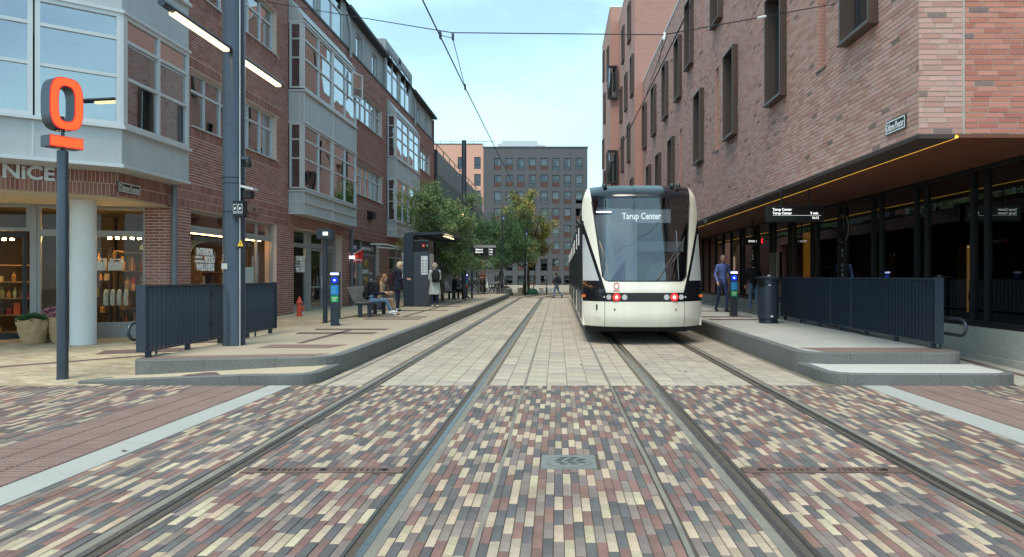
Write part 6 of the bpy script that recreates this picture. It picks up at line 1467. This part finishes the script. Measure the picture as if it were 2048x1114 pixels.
# ================================================================ TREES
def tree(label, loc, H_, th, crown, nleaf, lsize, cols, spread, seed, droop=0, kind='tree', trunk_r=.1, thin=False):
    """trunk with limbs; leaves grow in clumps along the twigs"""
    rnd = random.Random(seed); t = thing('tree', label, 'tree', loc); tw = MB(); tips = []
    def limb(p, d, L_, r, depth):
        pts = [p]; rs = [r]; q = p.copy(); dd = d.copy()
        for k in range(4):
            dd = (dd+V(rnd.uniform(-.2, .2), rnd.uniform(-.2, .2), rnd.uniform(-.05, .12)-(droop*.12 if depth > 1 else 0))).normalized(); q = q+dd*L_/4; pts.append(q.copy()); rs.append(r*(1-.18*(k+1)))
            if depth >= 1: tips.append((q.copy(), depth))
        tw.tube(pts, rs, 6 if depth else 9)
        if depth < 3:
            for k in range(rnd.randint(3, 5) if depth else crown[3]):
                a = rnd.random()*2*math.pi; at = pts[rnd.randint(1, 4)] if depth else V(loc0.x, loc0.y, 0)+V(0, 0, th+(H_-th)*.75*rnd.random())
                up_ = rnd.uniform(.15, .8) if depth else rnd.uniform(.1, .9); nd = V(math.cos(a), math.sin(a), up_).normalized()
                limb(at, (nd*.8+dd*.45).normalized() if depth else nd, L_*rnd.uniform(.45, .68) if depth else spread*rnd.uniform(.5, 1)*(1-.45*max(0, (at.z-th)/(H_-th))), r*(.5 if depth else .35), depth+1)
    loc0 = V(0, 0, 0)
    limb(V(0, 0, -.05), V(0, 0, 1), H_*.86, trunk_r, 0)
    tw.build('trunk', 'bark', t, smooth=True, world=False)
    lf = MB(); tips2 = [q for q, d in tips if q.z > th*.7]
    clump = [rnd.choice(tips2) for _ in range(max(20, nleaf//28))]
    for c in clump:
        cc = rnd.choice(cols); cr = rnd.uniform(.14, .34)*spread*.45
        tone = rnd.uniform(.6, 1.25)
        for _ in range(28):
            o = V(rnd.gauss(0, 1), rnd.gauss(0, 1), rnd.gauss(0, .8))*cr*.55; p = c+o
            d = V(rnd.uniform(-1, 1), rnd.uniform(-1, 1), rnd.uniform(-.7, .4)-droop).normalized(); l_ = lsize*rnd.uniform(.6, 1.25); w_ = l_*(.24 if droop else .5); x = d.orthogonal().normalized(); x = Matrix.Rotation(rnd.random()*6.3, 3, d) @ x; nb = d.cross(x)*l_*.12
            lf.col = tuple(v*tone*rnd.uniform(.8, 1.2) for v in cc); i = len(lf.v); lf.v += [tuple(p), tuple(p+d*l_*.5+x*w_*.5+nb), tuple(p+d*l_), tuple(p+d*l_*.5-x*w_*.5+nb)]; lf.face((i, i+1, i+2, i+3))
    me = lf.mesh('crown', 'leafA', colattr=True); put('crown', me, t, world=False); return t
gr = lambda *c: [s2l(q)[:3] for q in c]
OL = gr((112, 138, 84), (126, 150, 98), (98, 126, 76), (142, 156, 108)); DG = gr((88, 126, 82), (100, 138, 92), (76, 112, 74)); YG = gr((152, 152, 82), (166, 160, 88), (132, 144, 82), (160, 142, 76)); YY = gr((170, 160, 100), (182, 170, 118))
tree('feathery olive green tree just behind the shelter', (-5.6, 35.4, PZL), 5.6, .9, (0, 0, 0, 20), 26000, .16, OL, 2.7, 3, .5, trunk_r=.09)
tree('dark green bushy tree behind the far departure display', (-4.6, 56, 0), 5.7, 1.8, (0, 0, 0, 18), 14000, .19, DG, 3.3, 5, .1, trunk_r=.12)
tree('dark green tree between the display and the yellowing tree', (-2.9, 61, 0), 6.6, 2.0, (0, 0, 0, 17), 11000, .2, DG+OL[:1], 2.9, 6, .1, trunk_r=.12)
tree('large yellowing green tree before the dark apartment block', (-2.6, 65, 0), 8.6, 2.2, (0, 0, 0, 16), 16000, .2, YG, 3.4, 9, 0, trunk_r=.14)
tree('dark green tree at the far left by the slatted building', (-6.6, 60, 0), 6.4, 1.8, (0, 0, 0, 14), 8000, .18, DG, 2.6, 12, .1, trunk_r=.12)
tree('thin young tree with sparse yellow leaves in a green bag', (-2.1, 60.5, 0), 4.6, 1.9, (0, 0, 0, 9), 1300, .11, YY, .85, 15, 0, trunk_r=.05)
for x, y, lb in ((-4.05, 58, 'green watering bag round a trunk beside the bicycles'), (-2.1, 60.5, 'green watering bag at the foot of the young yellow tree')):
    b = MB(); b.lathe([(.5, 0), (.52, .1), (.36, .4), (.2, .5)], (0, 0, 0), 20, 1.0, .8); me = b.mesh('watering_bag', 'greenbag', smooth=True)
    for v in me.vertices: v.co += v.normal*mnoise.noise(v.co*5)*.06
    o = put('watering_bag', me); o.location = (x, y, -.05); tag(o, lb, 'tree bag', 'watering bags')
MB_t = tree('slim young tree rising from the green bag by the bicycles', (-4.05, 58, 0), 4.4, 2.2, (0, 0, 0, 6), 2200, .14, DG, 1.1, 18, 0, trunk_r=.05)

# ================================================================ BICYCLES
def bicycle(label, loc, rz, fcol):
    t = thing('bicycle', label, 'bicycle', loc, rz, 'parked bicycles'); fm = fab(fcol)
    for y in (-.52, .52):
        w_ = MB(); w_.tube([(0, y+.335*math.cos(a), .35+.335*math.sin(a)) for a in [k*math.pi/14 for k in range(28)]], .02, 6, True); wo = w_.build('wheel', 'black', t, world=False)
        MB().tube([(0, y+.31*math.cos(a), .35+.31*math.sin(a)) for a in [k*math.pi/14 for k in range(28)]], .01, 5, True).build('rim', 'alu', wo, world=False)
        sp = MB()
        for k in range(10): a = k*math.pi/5; sp.cyl((0, y, .35), (0, y+.31*math.cos(a), .35+.31*math.sin(a)), .004, n=4)
        tag(sp.build('spokes', 'alu', wo, world=False), kind='stuff')
        MB().tube([(0, y+.36*math.cos(a), .35+.36*math.sin(a)) for a in [R(20)+k*R(14) for k in range(11)]], .016, 5).build('mudguard', fm, t, world=False)
    f = MB()
    for a, c in (((0, -.05, .3), (0, -.2, .82)), ((0, -.05, .3), (0, .36, .84)), ((0, -.17, .72), (0, .36, .86)), ((0, -.52, .35), (0, -.05, .3)), ((0, -.52, .35), (0, -.18, .74)), ((0, .36, .92), (0, .52, .35))): f.cyl(a, c, .017, n=7)
    f.build('frame', fm, t, world=False)
    MB().tube([(-.28, .2, 1.05), (-.25, .32, 1.06), (0, .34, 1.0), (.25, .32, 1.06), (.28, .2, 1.05)], .013, 6).build('handlebar', 'alu', t, world=False)
    MB().lathe([(.03, 0), (.11, .02), (.12, .05), (.06, .09)], (0, -.22, .86), 12, .75, 1.3).build('saddle', 'black', t, world=False, smooth=True); MB().box(-.02, .02, -.62, -.3, .74, .765).build('rack', 'black', t, world=False); MB().cyl((.02, -.05, .3), (.1, -.05, .18), .01, n=5).build('pedal', 'black', t, world=False)
for i, (x, y, rz, c, lb) in enumerate(((-5.9, 46.5, 75, (40, 44, 52), 'dark bicycle nearest the far card reader'), (-5.6, 47.6, 62, (52, 56, 60), 'grey bicycle left of the person in brown'), (-4.3, 50.6, 60, (60, 66, 74), 'bicycle right of the person in brown'), (-4.1, 51.7, 68, (36, 40, 46), 'second bicycle right of the person in brown'), (-4.3, 53.0, 55, (70, 74, 78), 'bicycle in front of the dark green tree'), (-4.2, 54.4, 70, (44, 48, 56), 'furthest bicycle of the row, before the green bag'), (-5.4, 49.9, 66, (48, 42, 44), 'bicycle behind the person in brown'))):
    bicycle(lb, (x, y, 0 if y > 50.1 else PZL), R(rz), c)
# fence with upright bars, lamp posts
t = thing('bar_fence', 'blue grey upright bar fence behind the bicycles', 'fence', (-6.4, 54, 0))
for k in range(20): MB().box(-6.9+k*.13, -6.86+k*.13, 54, 54.04, 0, 2.0).build('bar', 'slatgrey', t)
MB().box(-6.95, -4.35, 53.98, 54.06, 1.9, 1.96).build('rail', 'slatgrey', t); MB().box(-6.95, -4.35, 53.98, 54.06, .15, .2).build('rail', 'slatgrey', t)
for x, y, h_, lb in ((-4.0, 52.3, 6.0, 'slim dark lamp post left of the yellowing tree'), (-2.55, 57.5, 5.2, 'slim dark lamp post beside the thin young tree')):
    t = thing('lamp_post', lb, 'lamp post', (x, y, 0), 0, 'far lamp posts'); MB().cyl((x, y, -.05), (x, y, h_), .075, .05, n=10).build('pole', 'steel_dark', t, smooth=True); MB().tube([(x, y, h_-.05), (x+.5, y, h_+.02), (x+1.4, y, h_)], .02, 6).build('arm', 'steel_dark', t); MB().lathe([(.1, 0), (.13, .06), (.08, .2), (.03, .24)], (x+.1, y, h_-.5), 12).build('lamp_head', mat('bluish lamp %g' % x, (70, 84, 120), .3), t, smooth=True); MB().cyl((x, y, -.05), (x, y, .9), .1, n=10).build('sleeve', 'black', t, smooth=True)
t = thing('bollard', 'dark bollard before the white wall pieces', 'bollard', ((1093-1115)*60/1450, 60, 0)); MB().lathe([(.07, 0), (.07, .8), (.05, .88), (.01, .9)], ((1093-1115)*60/1450, 60, 0), 12).build('post', 'steel_dark', t, smooth=True); MB().lathe([(.072, .6), (.073, .61), (.073, .7), (.072, .71)], ((1093-1115)*60/1450, 60, 0), 12).build('band', 'white', t)

# ================================================================ SHOP GOODS
def planter(label, x, y, z, r, h_, flower):
    t = thing('paper_planter', label, 'planter', (x, y, z), 0, 'paper wrapped plants'); b = MB(); n = 40; rows_ = []
    for j in range(12):
        f = j/11; row = []
        for k in range(n+1):
            a = 2*math.pi*k/n; rr = r*(.66+.38*f)*(1+.14*mnoise.noise(V(math.cos(a)*3.2, math.sin(a)*3.2, f*4+x))+.08*mnoise.noise(V(math.cos(a)*9, math.sin(a)*9, f*11+x))+.03*math.sin(7*a+f*2)*f); row.append((rr*math.cos(a), rr*math.sin(a), h_*f+(.02*math.sin(5*a) if j == 11 else 0)))
        rows_.append(row)
    b.grid(rows_); b.build('paper_wrap', 'paper', t, smooth=True, world=False, auto=False); rnd = random.Random(int(x*100)); lf = MB()
    for k in range(900 if flower else 1300):
        a = rnd.random()*6.28; q = r*.95*math.sqrt(rnd.random()); p = V(q*math.cos(a), q*math.sin(a), h_-.06+rnd.random()*.16*(1-q/r*.5)); d = V(math.cos(a)*q/r, math.sin(a)*q/r, rnd.uniform(.1, 1)).normalized(); l_ = rnd.uniform(.03, .06); xx = d.orthogonal().normalized()*l_*.35
        lf.col = (tuple(v*rnd.uniform(.7, 1.2) for v in s2l((208, 140, 160))[:3]) if flower and rnd.random() < .75 else tuple(v*rnd.uniform(.6, 1.2) for v in s2l((76, 104, 62))[:3])); i = len(lf.v); lf.v += [tuple(p), tuple(p+d*l_*.5+xx), tuple(p+d*l_), tuple(p+d*l_*.5-xx)]; lf.face((i, i+1, i+2, i+3))
    me = lf.mesh('blossoms' if flower else 'foliage', 'leafA', colattr=True); tag(put('blossoms' if flower else 'foliage', me, t, world=False), kind='stuff')
planter('large crumpled paper planter with green foliage by the shop door', -10.62, 14.7, zs(14.7), .29, .50, False)
planter('paper wrapped pink flowers behind the large green planter', -10.50, 15.1, zs(15.1), .20, .60, True)
planter('paper wrapped pink flowers behind the sign pole', -10.22, 14.85, zs(14.85), .19, .54, True)
planter('paper wrapped pink flowers beside the white column', -9.98, 15.05, zs(15.05), .17, .56, True)
GC = gr((150, 110, 66), (196, 170, 120), (120, 44, 40), (60, 74, 60), (206, 200, 186), (90, 66, 50), (170, 130, 70), (70, 60, 70), (180, 90, 60))
def shelf(label, x, y, z, w_, h_, d_, lv, rz, goods, dens=.8, seed=1, group='shop shelves'):
    rnd = random.Random(seed); t = thing('shelf_unit', label, 'shelf', (x, y, z), rz, group); wm = M['black'] if seed % 2 else mat('shelf wood %d' % seed, (150, 118, 80), .7)
    for s in (0, w_-.03): MB().box(s, s+.03, 0, d_, 0, h_).build('upright', wm, t, world=False)
    gb = {}
    for k in range(lv+1):
        zz = .05+(h_-.1)*k/lv; MB().box(.03, w_-.03, 0, d_, zz, zz+.025).build('shelf_board', wm, t, world=False)
        if k == lv: continue
        u = .06
        while u < w_-.14:
            g_ = rnd.uniform(.05, .14); hh = rnd.uniform(.3, .8)*(h_-.1)/lv
            if rnd.random() < dens:
                c = rnd.choice(GC); q = MB(); q.col = tuple(v*rnd.uniform(.7, 1.2) for v in c)
                if rnd.random() < .5: q.box(-g_/2, g_/2, -.05, .05, 0, hh)
                else: q.lathe([(g_*.45, 0), (g_*.5, hh*.1), (g_*.5, hh*.6), (g_*.2, hh*.75), (g_*.22, hh)], (0, 0, 0), 10)
                o = q.build('shop_item', 'plaster', None, colattr=True); o.location = V(x, y, z)+Matrix.Rotation(rz, 3, 'Z') @ V(u+g_/2, d_*.3, zz+.026); o.rotation_euler = (0, 0, rz)
                tag(o, goods, 'goods', goods)
            u += g_+rnd.uniform(.015, .06)
# behind the chamfered corner window
ang = math.atan2(.34, .94)
def fd(u, n, z): return FD.p(u, n, z)
p = fd(1.95, -1.25, .18); shelf('black shelf of gifts behind the corner shop window, left of the column', p.x, p.y, .18, 1.0, 2.0, .3, 5, ang, 'small gift item on the shelf left of the white column', .85, 1)
p = fd(.85, -1.25, .18); shelf('black shelf of goods behind the corner shop window, right of the column', p.x, p.y, .18, .85, 1.9, .3, 4, ang, 'small gift item on the shelf right of the white column', .5, 3)
p = fd(3.4, -1.3, .18); shelf('shelf of warm lit goods seen through the open shop door', p.x, p.y, .18, 1.0, 1.6, .3, 4, ang, 'small item on the shelf inside the open door', .9, 2)
for k in range(4):
    p = fd(.88-.13*k, -.45, 1.18); b = MB(); capsule(b, V(0, 0, -.3), .05, V(0, 0, -.02), .045); me = remesh(b, .012, 1, 'sheepskin_roll', .012); me.materials.append(fab((206, 206, 192))); o = put('sheepskin_roll', me); o.location = p
    tag(o, 'pale bagged roll hanging in the corner window, %s of four' % ('first', 'second', 'third', 'last')[k], 'bagged roll', 'bagged rolls in the window')
MB_ = MB().tube([fd(1.0, -.45, 1.19), fd(.35, -.45, 1.19)], .008, 6).build('hanging_rail', 'black'); tag(MB_, 'thin rail carrying the four bagged rolls in the window', 'rail')
for k, (u, lb) in enumerate(((.88, 'white handled crate in the corner window, left one'), (.55, 'white handled crate in the corner window, right one'))):
    p = fd(u, -.55, 1.62); t = thing('gift_crate', lb, 'crate', p, ang+math.pi, 'white crates'); b = MB(); b.box(0, .27, 0, .2, 0, .015); b.box(0, .27, 0, .015, 0, .2); b.box(0, .27, .185, .2, 0, .2); b.box(0, .015, .015, .185, 0, .2); b.box(.255, .27, .015, .185, 0, .2); b.box(0, .06, 0, .015, .2, .27); b.box(.21, .27, 0, .015, .2, .27); b.box(.06, .21, 0, .015, .24, .27)
    b.build('box', 'white', t, world=False); text('mark', 'TC' if k else 'GB', (.08, .201, .06), .09, 'black', t, math.pi, ext=.001, world=False) if False else None
    MB().box(.09, .18, -.006, .0, .05, .12).build('label', 'black', t, world=False)
p = fd(.3, -.75, 1.59); o = MB().box(p.x-.75, p.x+.1, p.y-.2, p.y+.1, 1.58, 1.6).build('window_shelf', 'black'); tag(o, 'thin black shelf in the corner window under the white crates', 'shelf')
for (u, n_, z, lb) in ((.6, -.9, 2.36, 'row of warm spot lamps behind the corner window'), (1.6, -.9, 2.36, 'row of warm spot lamps left of the white column'), (3.1, -1.0, 2.3, 'warm strip lamp inside the open shop door')):
    t = thing('shop_lamp', lb, 'lamp', fd(u, n_, z), ang, 'shop lamps'); MB().box(-.35, .35, -.02, .02, .03, .06).build('track', 'black', t, world=False)
    for k in range(5): MB().cyl((-.3+.15*k, 0, .03), (-.3+.15*k, 0, -.01), .035, n=10).build('spot', emit('spot %g %d' % (u, k), (255, 200, 125), 70), t, world=False)
# behind the street window
for k, (y, lb) in enumerate(((17.1, 'shelf of boxed goods behind the INTERIOR window, left'), (18.6, 'shelf of boxed goods behind the INTERIOR lettering'), (20.9, 'shelf of boxed goods behind the window right of the mast'))):
    shelf(lb, FX-1.7, y, .2, 1.4, 1.9, .35, 4, R(90), 'boxed item on the shelves behind the INTERIOR window', .85, 20+2*k)
t = thing('counter_canopy', 'pale striped counter canopy behind the INTERIOR window', 'canopy', (FX-1.3, 18.2, 2.0))
b = MB(); b.grid([[(FX-.75-.5*math.cos(R(90)*j/6), y, 2.12+.3*math.sin(R(90)*j/6)) for y in (17.0, 19.4)] for j in range(7)]); b.build('canopy_sheet', mat('canopy', (186, 202, 200), .5), t, smooth=True)
for k in range(4): MB().box(FX-.8, FX-.74, 17.1+.3*k, 17.22+.3*k, 2.14, 2.28).build('stripe', 'curtain_dark', t)
t = thing('shop_lamp', 'line of small warm lamps along the top of the street shop window', 'lamp', (FX-.4, 19, 2.6), 0, 'shop lamps'); MB().box(FX-.46, FX-.4, 17, 21.9, 2.56, 2.585).build('track', 'white', t); MB().box(FX-.45, FX-.41, 17, 21.9, 2.545, 2.559).build('light_strip', emit('window strip', (255, 190, 110), 20), t)
t = thing('shop_lamp', 'warm spot lamp behind the recessed shop door', 'lamp', (FX-.8, 25, 2.5), 0, 'shop lamps'); MB().cyl((FX-.7, 25.1, 2.5), (FX-.7, 25.1, 2.44), .07, n=12).build('spot', emit('door spot', (255, 210, 140), 30), t); MB().box(FX-.75, FX-.65, 24.2, 26, 2.5, 2.53).build('track', 'black', t)
